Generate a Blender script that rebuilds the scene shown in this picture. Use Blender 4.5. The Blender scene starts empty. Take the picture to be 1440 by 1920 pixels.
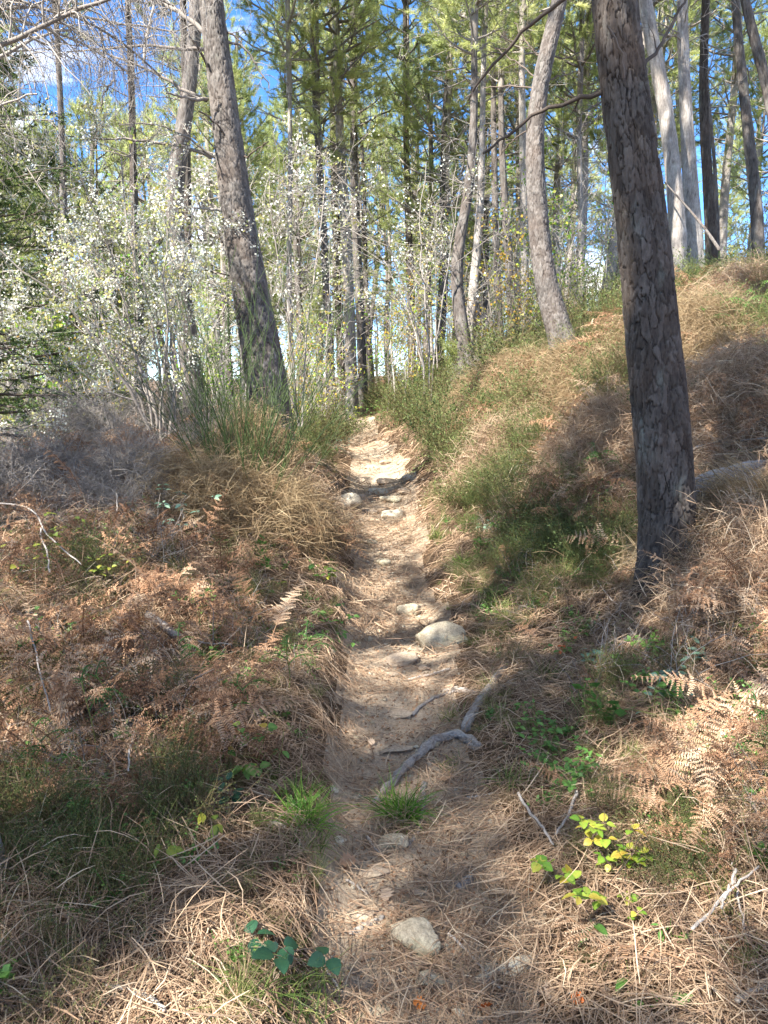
import bpy, math, random
import numpy as np
from mathutils import Vector, Matrix

rng = np.random.default_rng(11)
random.seed(5)
PI = math.pi
SC = bpy.context.scene
COL = SC.collection

# ------------------------------------------------------------------ camera
F = 1450.0                      # focal length in pixels of the 1440 x 1920 photograph
TILT = math.atan(262.0 / F)     # camera looks slightly down
CAM = np.array([0.0, 0.0, 1.6])
cd_ = bpy.data.cameras.new('camera')
cam = bpy.data.objects.new('camera', cd_)
COL.objects.link(cam)
cam.location = CAM
cam.rotation_euler = (PI / 2 - TILT, 0, 0)
cd_.sensor_fit = 'VERTICAL'
cd_.sensor_height = 24.0
cd_.lens = 24.0 * F / 1920.0
cd_.clip_start = 0.05
cd_.clip_end = 2000
SC.camera = cam

# ------------------------------------------------------------------ light
SUN_EL = math.radians(49)
SUN_AZ = math.radians(-132)       # measured from +Y (view direction) towards +X ; negative = from the left
SUN_STRENGTH = 4.4
SKY_STRENGTH = 0.125
EXPOSURE = 2.25
SC.view_settings.view_transform = 'Standard'
SC.view_settings.look = 'None'
SC.view_settings.gamma = 1
SC.view_settings.exposure = EXPOSURE
SC.view_settings.use_curve_mapping = False

world = bpy.data.worlds.new('World')
SC.world = world
world.use_nodes = True
nt = world.node_tree
nt.nodes.clear()
wo = nt.nodes.new('ShaderNodeOutputWorld')
bg = nt.nodes.new('ShaderNodeBackground')
sky = nt.nodes.new('ShaderNodeTexSky')
sky.sky_type = 'NISHITA'
sky.sun_disc = False
sky.sun_elevation = SUN_EL
sky.sun_rotation = SUN_AZ
sky.altitude = 8000
sky.air_density = 1.2
sky.dust_density = 0.0
sky.ozone_density = 2.0
hsv = nt.nodes.new('ShaderNodeHueSaturation')
hsv.inputs['Saturation'].default_value = 1.2
hsv.inputs['Value'].default_value = 1.0
tc = nt.nodes.new('ShaderNodeTexCoord')
mp = nt.nodes.new('ShaderNodeMapping')
mp.inputs['Scale'].default_value = (1.0, 1.0, 2.6)
mp.inputs['Location'].default_value = (4.4386, 10.7336, 5.5337)
nz = nt.nodes.new('ShaderNodeTexNoise')
nz.inputs['Scale'].default_value = 2.6
nz.inputs['Detail'].default_value = 7
nz.inputs['Roughness'].default_value = 0.55
cr = nt.nodes.new('ShaderNodeValToRGB')
cr.color_ramp.elements[0].position = 0.52
cr.color_ramp.elements[1].position = 0.62
mx = nt.nodes.new('ShaderNodeMix')
mx.data_type = 'RGBA'
mx.inputs['B'].default_value = (5.6, 5.5, 5.4, 1)
nt.links.new(tc.outputs['Generated'], mp.inputs['Vector'])
nt.links.new(mp.outputs[0], nz.inputs['Vector'])
nt.links.new(nz.outputs['Fac'], cr.inputs[0])
nt.links.new(cr.outputs[0], mx.inputs['Factor'])
nt.links.new(sky.outputs[0], hsv.inputs['Color'])
nt.links.new(hsv.outputs[0], mx.inputs['A'])
nt.links.new(mx.outputs['Result'], bg.inputs['Color'])
bg.inputs['Strength'].default_value = SKY_STRENGTH
nt.links.new(bg.outputs[0], wo.inputs[0])

sd = bpy.data.lights.new('sun', 'SUN')
sd.energy = SUN_STRENGTH
sd.angle = math.radians(0.55)
sd.color = (1.0, 0.945, 0.86)
sun = bpy.data.objects.new('sun', sd)
COL.objects.link(sun)
TO_SUN = np.array([math.sin(SUN_AZ) * math.cos(SUN_EL), math.cos(SUN_AZ) * math.cos(SUN_EL), math.sin(SUN_EL)])
sun.rotation_euler = Vector(TO_SUN).to_track_quat('Z', 'Y').to_euler()

cy = SC.cycles
cy.max_bounces = 8
cy.diffuse_bounces = 5
cy.glossy_bounces = 2
cy.transmission_bounces = 4
cy.transparent_max_bounces = 4
cy.use_denoising = True
cy.sample_clamp_indirect = 6

# ------------------------------------------------------------------ helpers : pixels and noise
CT, ST = math.cos(TILT), math.sin(TILT)


def ray(px, py):
    X = (px - 720) / F
    Y = -(py - 960) / F
    return np.array([X, CT + Y * ST, -ST + Y * CT])


def at(px, py, d):
    r = ray(px, py)
    return CAM + r * (d / r[1])


def proj(P):
    q = np.asarray(P) - CAM
    zc = q[..., 1] * CT - q[..., 2] * ST
    yc = q[..., 1] * ST + q[..., 2] * CT
    return 720 + F * q[..., 0] / zc, 960 - F * yc / zc


def hash2(ix, iy, s):
    n = (ix.astype(np.int64) * 374761393 + iy.astype(np.int64) * 668265263 + s * 1442695041) & 0xffffffff
    n = ((n ^ (n >> 13)) * 1274126177) & 0xffffffff
    n = (n ^ (n >> 16)) & 0xffffffff
    return n / 4294967295.0


def vnoise(x, y, s=0):
    x = np.asarray(x, float); y = np.asarray(y, float)
    ix = np.floor(x); iy = np.floor(y)
    fx = x - ix; fy = y - iy
    fx = fx * fx * (3 - 2 * fx); fy = fy * fy * (3 - 2 * fy)
    a = hash2(ix, iy, s); b = hash2(ix + 1, iy, s); c = hash2(ix, iy + 1, s); d = hash2(ix + 1, iy + 1, s)
    return (a + (b - a) * fx + (c - a) * fy + (a - b - c + d) * fx * fy) * 2 - 1


def fbm(x, y, s=0, o=4):
    t = 0; a = 1; f = 1; n = 0
    for i in range(o):
        t = t + a * vnoise(x * f, y * f, s + i * 17); n += a; a *= .5; f *= 2.03
    return t / n


def sstep(a, b, x):
    t = np.clip((np.asarray(x, float) - a) / (b - a), 0, 1)
    return t * t * (3 - 2 * t)


# ------------------------------------------------------------------ terrain
def zpath(d):
    return np.interp(d, [0, 3, 5, 8, 12, 16, 21, 30, 45], [0, 0, .02, .10, .28, .42, .55, .2, -1.0])


_pc = np.array([(1920, 800, 250), (1700, 795, 205), (1500, 775, 160), (1400, 755, 140), (1300, 750, 118), (1200, 748, 102),
                (1100, 735, 86), (1000, 718, 70), (930, 716, 76), (880, 706, 52), (850, 695, 40), (820, 684, 30),
                (800, 675, 22), (785, 662, 15), (775, 648, 12)], float)[::-1]
_D = np.concatenate([np.linspace(1.5, 22, 120)])
_x, _y = proj(np.stack([_D * 0, _D, zpath(_D)], 1))
_cx = (np.interp(_y, _pc[:, 0], _pc[:, 1]) - 720) / F
_hw = np.interp(_y, _pc[:, 0], _pc[:, 2]) / F
_z = _D * CT + (1.6 - zpath(_D)) * ST
XC = _cx * _z
HW = np.clip(_hw * _z, .2, .42)


def xc(d):
    return np.interp(d, _D, XC)


def hw(d):
    return np.interp(d, _D, HW)


cp = []
for d in (0, 1.5, 2.5, 3.5, 4.7, 6, 8, 10, 12, 15, 18, 22, 28, 36):
    cp.append((d, 0, float(zpath(d))))
R_ = {0: [(.6, .05), (1.5, .2), (3, .5), (5, 1.2)],
      2.2: [(.5, .04), (1, .10), (1.8, .22), (3, .55), (5, 1.4)],
      3.5: [(.5, .05), (1, .12), (2, .42), (3, .85), (5, 1.8)],
      4.7: [(.6, .07), (1.1, .17), (1.6, .32), (2.3, .85), (3.5, 1.5), (5, 2.2)],
      6.2: [(.6, .18), (1.3, .58), (2.3, 1.08), (3.5, 1.55), (6, 2.4)],
      8: [(.6, .28), (1.2, .80), (2, 1.42), (3.5, 1.95), (6, 2.6)],
      11: [(.8, .65), (2, 1.62), (3, 2.1), (4.3, 2.5), (7, 2.9)],
      15: [(1, .8), (2.2, 1.45), (4.5, 2.1), (8, 2.7)],
      20: [(1, .75), (4, 2.0), (9, 3.2)],
      28: [(3, .9), (9, 2.4)],
      36: [(6, .6), (12, 2.0)]}
L_ = {0: [(.5, .04), (1.5, .1), (4, -.1)],
      2.2: [(.5, .07), (1, .12), (2, .16), (4, 0)],
      3.5: [(.55, .11), (1.5, .22), (2.5, .26), (4.5, -.1)],
      5: [(.6, .15), (1.3, .40), (2.5, .52), (4, .3), (6, -.4)],
      7: [(.6, .24), (1.2, .62), (2.3, .82), (4, .4), (7, -1.0)],
      9: [(.7, .42), (1.4, .88), (2.4, .9), (3.4, .5), (5, -.5), (9, -2.2)],
      12: [(.6, .42), (2, .3), (5, -1.2), (9, -2.6)],
      17: [(.6, .50), (3, -.2), (8, -2.4)],
      24: [(2, 0), (8, -2.8)],
      36: [(4, -1.8), (12, -4.2)]}
for d, l in R_.items():
    for u, z in l: cp.append((d, u, z))
for d, l in L_.items():
    for u, z in l: cp.append((d, -u, z))
cp = np.array(cp)
CX = xc(cp[:, 0]) + cp[:, 1]; CY = cp[:, 0]; CZ = cp[:, 2]


def _tps(r2):
    return np.where(r2 > 1e-9, r2 * np.log(r2 + 1e-12), 0)


_n = len(CX)
_A = np.zeros((_n + 3, _n + 3))
_A[:_n, :_n] = _tps((CX[:, None] - CX) ** 2 + (CY[:, None] - CY) ** 2) + np.eye(_n) * .6
_A[:_n, _n] = 1; _A[:_n, _n + 1] = CX; _A[:_n, _n + 2] = CY
_A[_n:, :_n] = _A[:_n, _n:].T
_w = np.linalg.solve(_A, np.concatenate([CZ, [0, 0, 0]]))
GX = np.arange(-9, 9.01, .15); GY = np.arange(0, 36.01, .15)
_gx, _gy = np.meshgrid(GX, GY)
_T = np.full(_gx.shape, _w[_n]) + _w[_n + 1] * _gx + _w[_n + 2] * _gy
for i in range(_n):
    _T += _w[i] * _tps((_gx - CX[i]) ** 2 + (_gy - CY[i]) ** 2)


def base_h(x, y):
    x = np.clip(x, GX[0], GX[-1] - 1e-6); y = np.clip(y, 0, GY[-1] - 1e-6)
    fx = (x - GX[0]) / .15; fy = y / .15
    ix = np.minimum(fx.astype(int), len(GX) - 2); iy = np.minimum(fy.astype(int), len(GY) - 2)
    fx = fx - ix; fy = fy - iy
    return (_T[iy, ix] * (1 - fx) * (1 - fy) + _T[iy, ix + 1] * fx * (1 - fy)
            + _T[iy + 1, ix] * (1 - fx) * fy + _T[iy + 1, ix + 1] * fx * fy)


def H(x, y):
    x = np.asarray(x, float); y = np.asarray(y, float)
    z = base_h(x, y)
    u = x - xc(y); w = hw(y)
    off = np.abs(u) / w
    m = sstep(.8, 2.2, off)
    z = z + m * (.055 * fbm(x * 1.3, y * 1.3, 3, 3) + .03 * vnoise(x * 4.2, y * 4.2, 9))
    z = z + sstep(.5, 1.8, u) * sstep(3.5, 6, y) * (.24 * fbm(x * 1.25 + 4, y * 1.1, 88, 3) + .16 * (.4 - np.abs(fbm(x * 1.1, y * 1.7, 94, 2)) * 1.6) + .07 * np.abs(vnoise(x * 3, y * 2.6, 91)))
    z = z + .05 * sstep(1.0, 1.1, -u / w + .12 * vnoise(x * 5, y * 5, 13)) * sstep(9, 6, y) * (1 - .6 * sstep(1.4, 2.6, off))
    z = z - .045 * (1 - sstep(.55, 1.25, off)) * sstep(22, 14, y)
    z = z + .018 * fbm(x * 5, y * 5, 21, 3) + .006 * fbm(x * 22, y * 22, 31, 2)
    # long range: the slope eases out to low wooded ground
    far = sstep(26, 70, np.hypot(x, np.maximum(y, 0)))
    z = z * (1 - far) + far * (-3.0 + .02 * np.clip(x, -200, 200) + 2.0 * fbm(x * .02, y * .02, 5, 3))
    return z


def Hs(x, y):
    return float(H(np.array([x]), np.array([y]))[0])


def G(px, py, far=40.0):
    """point of the ground seen at a pixel of the photograph"""
    r = ray(px, py); r = r / r[1]
    t = np.concatenate([np.arange(1.0, 8, .01), np.arange(8, far, .03)])
    P = CAM + t[:, None] * r
    s = P[:, 2] - H(P[:, 0], P[:, 1])
    k = np.argmax(s < 0)
    if s[k] >= 0: k = len(t) - 1
    return P[k].copy()


# ------------------------------------------------------------------ mesh helpers
def mesh(name, V, Q, tint=None, smooth=False, uv=None):
    """mesh from vertex array and an (n,3) or (n,4) face array"""
    V = np.ascontiguousarray(V, np.float32); Q = np.ascontiguousarray(Q, np.int32)
    me = bpy.data.meshes.new(name)
    me.vertices.add(len(V)); me.vertices.foreach_set('co', V.ravel())
    k = Q.shape[1]
    me.loops.add(Q.size); me.loops.foreach_set('vertex_index', Q.ravel())
    me.polygons.add(len(Q))
    me.polygons.foreach_set('loop_start', np.arange(0, Q.size, k, dtype=np.int32))
    if smooth: me.polygons.foreach_set('use_smooth', np.ones(len(Q), bool))
    if tint is not None:
        at_ = me.attributes.new('tint', 'FLOAT', 'POINT')
        at_.data.foreach_set('value', np.ascontiguousarray(tint, np.float32))
    me.update(calc_edges=True)
    return me


def obj(name, me, mat=None, parent=None, loc=None, kind=None):
    o = bpy.data.objects.new(name, me)
    COL.objects.link(o)
    if mat is not None and len(me.materials) == 0: me.materials.append(mat)
    if parent is not None: o.parent = parent
    if loc is not None: o.location = loc
    if kind: o['kind'] = kind
    return o


def thing(name, label, cat, loc=(0, 0, 0), group=None):
    o = bpy.data.objects.new(name, None)
    COL.objects.link(o); o.location = loc
    o['label'] = label; o['category'] = cat
    if group: o['group'] = group
    o.empty_display_size = .1
    return o


def tag(o, label, cat, group=None):
    o['label'] = label; o['category'] = cat
    if group: o['group'] = group
    return o


def norm(v):
    return v / (np.linalg.norm(v, axis=-1, keepdims=True) + 1e-12)


def perp(T):
    up = np.where(np.abs(T[..., 2:3]) > .92, np.array([1., 0, 0]), np.array([0, 0, 1.]))
    s = norm(np.cross(T, up))
    return s, np.cross(s, T)


def tubes(P, R, n=4):
    """P (N,K,3) polylines, R (N,K) radii -> V,Q,curve id per vertex"""
    N, K, _ = P.shape
    T = np.empty_like(P)
    T[:, 1:-1] = P[:, 2:] - P[:, :-2]; T[:, 0] = P[:, 1] - P[:, 0]; T[:, -1] = P[:, -1] - P[:, -2]
    T = norm(T)
    s, b = perp(T)
    a = np.arange(n) * 2 * PI / n
    V = P[:, :, None] + R[:, :, None, None] * (s[:, :, None] * np.cos(a)[:, None] + b[:, :, None] * np.sin(a)[:, None])
    base = (np.arange(N) * K * n)[:, None, None] + (np.arange(K - 1) * n)[None, :, None]
    i = np.arange(n)[None, None]; j = (i + 1) % n
    Q = np.stack([base + i, base + j, base + n + j, base + n + i], -1).reshape(-1, 4)
    return V.reshape(-1, 3), Q, np.repeat(np.arange(N), K * n)


def ribbons(P, W, S=None):
    """P (N,K,3), W (N,K) half widths, S (N,3) side -> V,Q"""
    N, K, _ = P.shape
    if S is None:
        T = norm(P[:, -1] - P[:, 0]); S = norm(np.cross(T, norm(rng.normal(size=(N, 3)))))
    o = S[:, None] * W[:, :, None]
    V = np.stack([P - o, P + o], 2).reshape(-1, 3)
    b = (np.arange(N) * K * 2)[:, None] + (np.arange(K - 1) * 2)[None]
    Q = np.stack([b, b + 1, b + 3, b + 2], -1).reshape(-1, 4)
    return V, Q


def join(parts):
    """[(V,Q,tint)] -> one V,Q,tint ; faces must have the same size"""
    Vs, Qs, Ts, o = [], [], [], 0
    for V, Q, t in parts:
        Vs.append(V); Qs.append(Q + o); o += len(V)
        Ts.append(np.broadcast_to(np.asarray(t, float), (len(V),)))
    return np.concatenate(Vs), np.concatenate(Qs), np.concatenate(Ts)


def grow(P0, D0, L, K=6, wob=.15, grav=0., seed=None):
    """grow N curved polylines from P0 along D0"""
    N = len(P0)
    P = np.empty((N, K, 3)); P[:, 0] = P0; D = norm(D0)
    L = np.broadcast_to(L, (N,))
    g = np.broadcast_to(grav, (N,))
    for k in range(1, K):
        P[:, k] = P[:, k - 1] + D * (L / (K - 1))[:, None]
        D = norm(D + rng.normal(size=(N, 3)) * wob + np.stack([0 * g, 0 * g, g], 1) / (K - 1))
    return P


def pick(P, R, n, t0=.2, t1=1.0, pw=1.0):
    N, K, _ = P.shape
    i = rng.integers(0, N, n)
    t = (t0 + (t1 - t0) * rng.random(n) ** pw) * (K - 1) * .999
    k = t.astype(int); f = (t - k)[:, None]
    pos = P[i, k] * (1 - f) + P[i, k + 1] * f
    tan = norm(P[i, k + 1] - P[i, k])
    r = R[i, k] * (1 - f[:, 0]) + R[i, k + 1] * f[:, 0]
    return pos, tan, r, i, t / (K - 1)


def spawn(P, R, n, L, K=5, spread=.9, wob=.15, grav=0., t0=.2, t1=1., ratio=.55, pw=1.0, flat=0, tip=.25):
    pos, tan, r, i, t = pick(P, R, n, t0, t1, pw)
    q = rng.normal(size=(n, 3)); q[:, 2] *= (1 - flat)
    q = norm(q - tan * np.sum(q * tan, 1, keepdims=True))
    D = norm(tan * (1 - spread * .5) + q * spread)
    Ln = L * (1.15 - .6 * t) * rng.uniform(.6, 1.2, n)
    C = grow(pos, D, Ln, K, wob, grav)
    Rc = (r * ratio)[:, None] * np.linspace(1, tip, K)[None]
    return C, Rc


# ------------------------------------------------------------------ materials
def new_mat(name):
    m = bpy.data.materials.new(name); m.use_nodes = True
    t = m.node_tree; t.nodes.clear()
    out = t.nodes.new('ShaderNodeOutputMaterial')
    return m, t, out


def ramp(t, fac, cols):
    r = t.nodes.new('ShaderNodeValToRGB')
    e = r.color_ramp.elements
    while len(e) < len(cols): e.new(.5)
    for i, c in enumerate(cols):
        if len(c) == 4: p, c = c[0], c[1:]
        else: p = i / (len(cols) - 1)
        e[i].position = p; e[i].color = (*c, 1)
    if fac is not None: t.links.new(fac, r.inputs[0])
    return r.outputs[0]


def tex(t, kind, scale, detail=4, rough=.6, coord='Object', stretch=None, dist=0):
    c = t.nodes.new('ShaderNodeTexCoord')
    src = c.outputs[coord]
    if stretch:
        mpn = t.nodes.new('ShaderNodeMapping'); mpn.inputs['Scale'].default_value = stretch
        t.links.new(src, mpn.inputs[0]); src = mpn.outputs[0]
    n = t.nodes.new('ShaderNodeTex' + kind)
    n.inputs['Scale'].default_value = scale
    if kind == 'Noise':
        n.inputs['Detail'].default_value = detail; n.inputs['Roughness'].default_value = rough
        n.inputs['Distortion'].default_value = dist
    t.links.new(src, n.inputs['Vector'])
    return n


def mixc(t, fac, a, b, mode='MIX'):
    m = t.nodes.new('ShaderNodeMix'); m.data_type = 'RGBA'; m.blend_type = mode
    for k, v in (('Factor', fac), ('A', a), ('B', b)):
        if isinstance(v, (int, float)): m.inputs[k].default_value = v
        elif isinstance(v, tuple): m.inputs[k].default_value = (*v, 1)
        else: t.links.new(v, m.inputs[k])
    return m.outputs['Result']


def bump(t, h, s, dist=.01):
    b = t.nodes.new('ShaderNodeBump'); b.inputs['Strength'].default_value = s; b.inputs['Distance'].default_value = dist
    t.links.new(h, b.inputs['Height'])
    return b.outputs[0]


def plant_mat(name, cols, rough=.6, transl=.3, obj_rand=0.5, spec=.25):
    """thin plant matter: colour picked along a ramp by a per-vertex tint shifted by the instance's own random value"""
    m, t, out = new_mat(name)
    a = t.nodes.new('ShaderNodeAttribute'); a.attribute_name = 'tint'
    oi = t.nodes.new('ShaderNodeObjectInfo')
    mm = t.nodes.new('ShaderNodeMath'); mm.operation = 'MULTIPLY_ADD'
    t.links.new(oi.outputs['Random'], mm.inputs[0]); mm.inputs[1].default_value = obj_rand
    t.links.new(a.outputs['Fac'], mm.inputs[2])
    mf = t.nodes.new('ShaderNodeMath'); mf.operation = 'SUBTRACT'
    t.links.new(mm.outputs[0], mf.inputs[0]); mf.inputs[1].default_value = obj_rand * .5
    c = ramp(t, mf.outputs[0], cols)
    p = t.nodes.new('ShaderNodeBsdfPrincipled')
    p.inputs['Roughness'].default_value = rough
    p.inputs['Specular IOR Level'].default_value = spec
    t.links.new(c, p.inputs['Base Color'])
    if transl > 0:
        tr = t.nodes.new('ShaderNodeBsdfTranslucent'); t.links.new(c, tr.inputs['Color'])
        ms = t.nodes.new('ShaderNodeMixShader'); ms.inputs[0].default_value = transl
        t.links.new(p.outputs[0], ms.inputs[1]); t.links.new(tr.outputs[0], ms.inputs[2])
        t.links.new(ms.outputs[0], out.inputs[0])
    else:
        t.links.new(p.outputs[0], out.inputs[0])
    return m


def bark_mat(name, dark, mid, light, scale=1.0, lichen=0.0):
    m, t, out = new_mat(name)
    a = t.nodes.new('ShaderNodeAttribute'); a.attribute_name = 'tint'
    n1 = tex(t, 'Noise', 9 * scale, 6, .65, stretch=(1, 1, .35))
    n2 = tex(t, 'Noise', 60 * scale, 4, .7, stretch=(1, 1, .4))
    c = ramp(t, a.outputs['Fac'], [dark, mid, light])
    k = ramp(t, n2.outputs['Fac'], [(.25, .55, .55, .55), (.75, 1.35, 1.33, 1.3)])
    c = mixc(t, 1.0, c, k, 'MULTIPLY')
    if lichen > 0:
        n3 = tex(t, 'Noise', 2.6 * scale, 5, .7)
        rf = ramp(t, n3.outputs['Fac'], [(.45, 0, 0, 0), (.70, .30, .30, .30)])
        c = mixc(t, rf, c, mixc(t, .5, c, (.20, .115, .07)))
        lf = ramp(t, n1.outputs['Fac'], [(.58, 0, 0, 0), (.70, lichen, lichen, lichen)])
        c = mixc(t, lf, c, (.30, .33, .28))
    p = t.nodes.new('ShaderNodeBsdfPrincipled'); p.inputs['Roughness'].default_value = .9
    p.inputs['Specular IOR Level'].default_value = .2
    t.links.new(c, p.inputs['Base Color'])
    t.links.new(bump(t, n2.outputs['Fac'], .6, .006), p.inputs['Normal'])
    t.links.new(p.outputs[0], out.inputs[0])
    return m


M = {}
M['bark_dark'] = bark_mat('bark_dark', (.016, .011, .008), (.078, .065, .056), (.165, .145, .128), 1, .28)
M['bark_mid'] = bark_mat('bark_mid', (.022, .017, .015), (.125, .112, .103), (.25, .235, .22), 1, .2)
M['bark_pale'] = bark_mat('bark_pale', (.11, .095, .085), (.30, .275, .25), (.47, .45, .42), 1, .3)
M['twig_grey'] = plant_mat('twig_grey', [(.13, .11, .10), (.27, .24, .21), (.42, .39, .36)], .85, 0)
M['twig_brown'] = plant_mat('twig_brown', [(.05, .038, .03), (.11, .085, .068), (.20, .16, .13)], .85, 0)
M['needle_live'] = plant_mat('needle_live', [(.20, .25, .085), (.44, .50, .19), (.68, .69, .33)], .5, .6, .5)
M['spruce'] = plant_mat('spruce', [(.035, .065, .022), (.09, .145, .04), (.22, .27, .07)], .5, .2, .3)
M['needle_dead'] = plant_mat('needle_dead', [(.11, .065, .04), (.25, .16, .10), (.42, .305, .20), (.56, .46, .33)], .6, .15, .2)
M['bracken_dead'] = plant_mat('bracken_dead', [(.10, .055, .034), (.26, .14, .078), (.42, .255, .15), (.52, .40, .28)], .75, .25, .7)
M['straw'] = plant_mat('straw', [(.13, .085, .045), (.27, .19, .105), (.43, .34, .205)], .6, .3, .5)
M['grass'] = plant_mat('grass', [(.06, .10, .025), (.13, .19, .045), (.26, .30, .09), (.42, .38, .18)], .5, .4, .5)
M['grass_bright'] = plant_mat('grass_bright', [(.05, .14, .02), (.12, .27, .035), (.26, .38, .07)], .45, .4, .1)
M['heath'] = plant_mat('heath', [(.04, .065, .022), (.08, .115, .036), (.16, .19, .06), (.20, .15, .08)], .6, .25, .5)
M['broom'] = plant_mat('broom', [(.035, .06, .022), (.075, .11, .035), (.14, .17, .06)], .5, .15, .2)
M['leaf_green'] = plant_mat('leaf_green', [(.05, .13, .03), (.12, .26, .055), (.24, .37, .09)], .4, .4, .6, .4)
M['leaf_dark'] = plant_mat('leaf_dark', [(.018, .065, .035), (.035, .105, .05), (.06, .14, .06)], .35, .25, .5, .45)
M['leaf_lime'] = plant_mat('leaf_lime', [(.14, .30, .035), (.30, .45, .06), (.50, .48, .08), (.52, .32, .06)], .4, .45, .9, .4)
M['leaf_olive'] = plant_mat('leaf_olive', [(.09, .14, .03), (.24, .30, .05), (.45, .42, .07)], .45, .4, .8, .4)
M['leaf_red'] = plant_mat('leaf_red', [(.35, .06, .03), (.45, .14, .04)], .45, .3, .5)
M['leaf_glaucous'] = plant_mat('leaf_glaucous', [(.12, .22, .15), (.20, .32, .22), (.32, .42, .30)], .55, .3, .5)
M['blossom'] = plant_mat('blossom', [(.54, .55, .45), (.69, .70, .61), (.80, .80, .74)], .6, .35, .1)
M['young_leaf'] = plant_mat('young_leaf', [(.28, .32, .12), (.44, .48, .18), (.52, .44, .16)], .5, .45, .1)
M['oak_leaf'] = plant_mat('oak_leaf', [(.34, .20, .12), (.50, .34, .22), (.60, .46, .33)], .6, .25, .8)
M['orange_leaf'] = plant_mat('orange_leaf', [(.55, .13, .03), (.62, .22, .05)], .6, .25, .8)
M['dead_stick'] = bark_mat('dead_stick', (.18, .15, .125), (.38, .34, .30), (.52, .48, .43), 3)
M['dead_wood'] = bark_mat('dead_wood', (.10, .09, .085), (.27, .25, .24), (.40, .385, .37), 2, .4)
M['root'] = bark_mat('root', (.11, .095, .085), (.27, .245, .22), (.40, .375, .34), 2, .3)


def stone_mat(name, a, b, moss=.0):
    m, t, out = new_mat(name)
    n1 = tex(t, 'Noise', 22, 8, .75, dist=.6); n2 = tex(t, 'Noise', 110, 6, .8); v = tex(t, 'Voronoi', 40)
    c = ramp(t, n1.outputs['Fac'], [(.3, *a), (.7, *b)])
    k = ramp(t, n2.outputs['Fac'], [(.3, .45, .43, .40), (.7, 1.4, 1.4, 1.38)])
    c = mixc(t, 1., c, k, 'MULTIPLY')
    if moss:
        n3 = tex(t, 'Noise', 9, 5, .6)
        f = ramp(t, n3.outputs['Fac'], [(.5, 0, 0, 0), (.68, moss, moss, moss)])
        c = mixc(t, f, c, (.14, .16, .085))
    p = t.nodes.new('ShaderNodeBsdfPrincipled'); p.inputs['Roughness'].default_value = .85
    p.inputs['Specular IOR Level'].default_value = .3
    t.links.new(c, p.inputs['Base Color'])
    t.links.new(bump(t, n2.outputs['Fac'], .8, .006), p.inputs['Normal'])
    t.links.new(p.outputs[0], out.inputs[0])
    return m


M['stone_grey'] = stone_mat('stone_grey', (.21, .17, .115), (.52, .46, .35), .4)
M['stone_pale'] = stone_mat('stone_pale', (.38, .33, .25), (.60, .55, .44))
M['stone_tan'] = stone_mat('stone_tan', (.28, .21, .15), (.46, .37, .28), .15)


def soil_mat(name, cols, fine, relief=.02):
    m, t, out = new_mat(name)
    n1 = tex(t, 'Noise', 1.7, 6, .65); n2 = tex(t, 'Noise', 18, 8, .72); n3 = tex(t, 'Noise', 140, 5, .75)
    n4 = tex(t, 'Noise', 45, 5, .7, stretch=(1, .25, 1), dist=1.5)
    s = t.nodes.new('ShaderNodeMath'); s.operation = 'MULTIPLY_ADD'
    t.links.new(n1.outputs['Fac'], s.inputs[0]); s.inputs[1].default_value = .55
    s2 = t.nodes.new('ShaderNodeMath'); s2.operation = 'MULTIPLY'
    t.links.new(n2.outputs['Fac'], s2.inputs[0]); s2.inputs[1].default_value = .45
    t.links.new(s2.outputs[0], s.inputs[2])
    c = ramp(t, s.outputs[0], cols)
    k = ramp(t, n3.outputs['Fac'], [(.28, 1 - fine, 1 - fine, 1 - fine), (.72, 1 + fine, 1 + fine, 1 + fine)])
    c = mixc(t, 1., c, k, 'MULTIPLY')
    k = ramp(t, n4.outputs['Fac'], [(.35, .8, .76, .72), (.65, 1.15, 1.14, 1.12)])
    c = mixc(t, 1., c, k, 'MULTIPLY')
    p = t.nodes.new('ShaderNodeBsdfPrincipled'); p.inputs['Roughness'].default_value = .95
    p.inputs['Specular IOR Level'].default_value = .15
    t.links.new(c, p.inputs['Base Color'])
    b1 = t.nodes.new('ShaderNodeBump'); b1.inputs['Strength'].default_value = .9; b1.inputs['Distance'].default_value = relief
    t.links.new(n2.outputs['Fac'], b1.inputs['Height'])
    b2 = t.nodes.new('ShaderNodeBump'); b2.inputs['Strength'].default_value = .8; b2.inputs['Distance'].default_value = relief * .25
    t.links.new(n3.outputs['Fac'], b2.inputs['Height']); t.links.new(b1.outputs[0], b2.inputs['Normal'])
    t.links.new(b2.outputs[0], p.inputs['Normal'])
    t.links.new(p.outputs[0], out.inputs[0])
    return m


M['path'] = soil_mat('path_soil', [(.30, .20, .15, .105), (.47, .34, .275, .205), (.62, .41, .335, .25)], .28, .02)
M['ground'] = soil_mat('forest_soil', [(.30, .055, .038, .024), (.5, .125, .085, .053), (.68, .19, .135, .085)], .4, .03)
rng = np.random.default_rng(101)
# ------------------------------------------------------------------ ground sheet and path
def axis(segs):
    out = [np.array([segs[0][0]])]
    for a, b, s in segs:
        n = max(1, int(round((b - a) / s)))
        out.append(np.linspace(a, b, n + 1)[1:])
    return np.concatenate(out)


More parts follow.
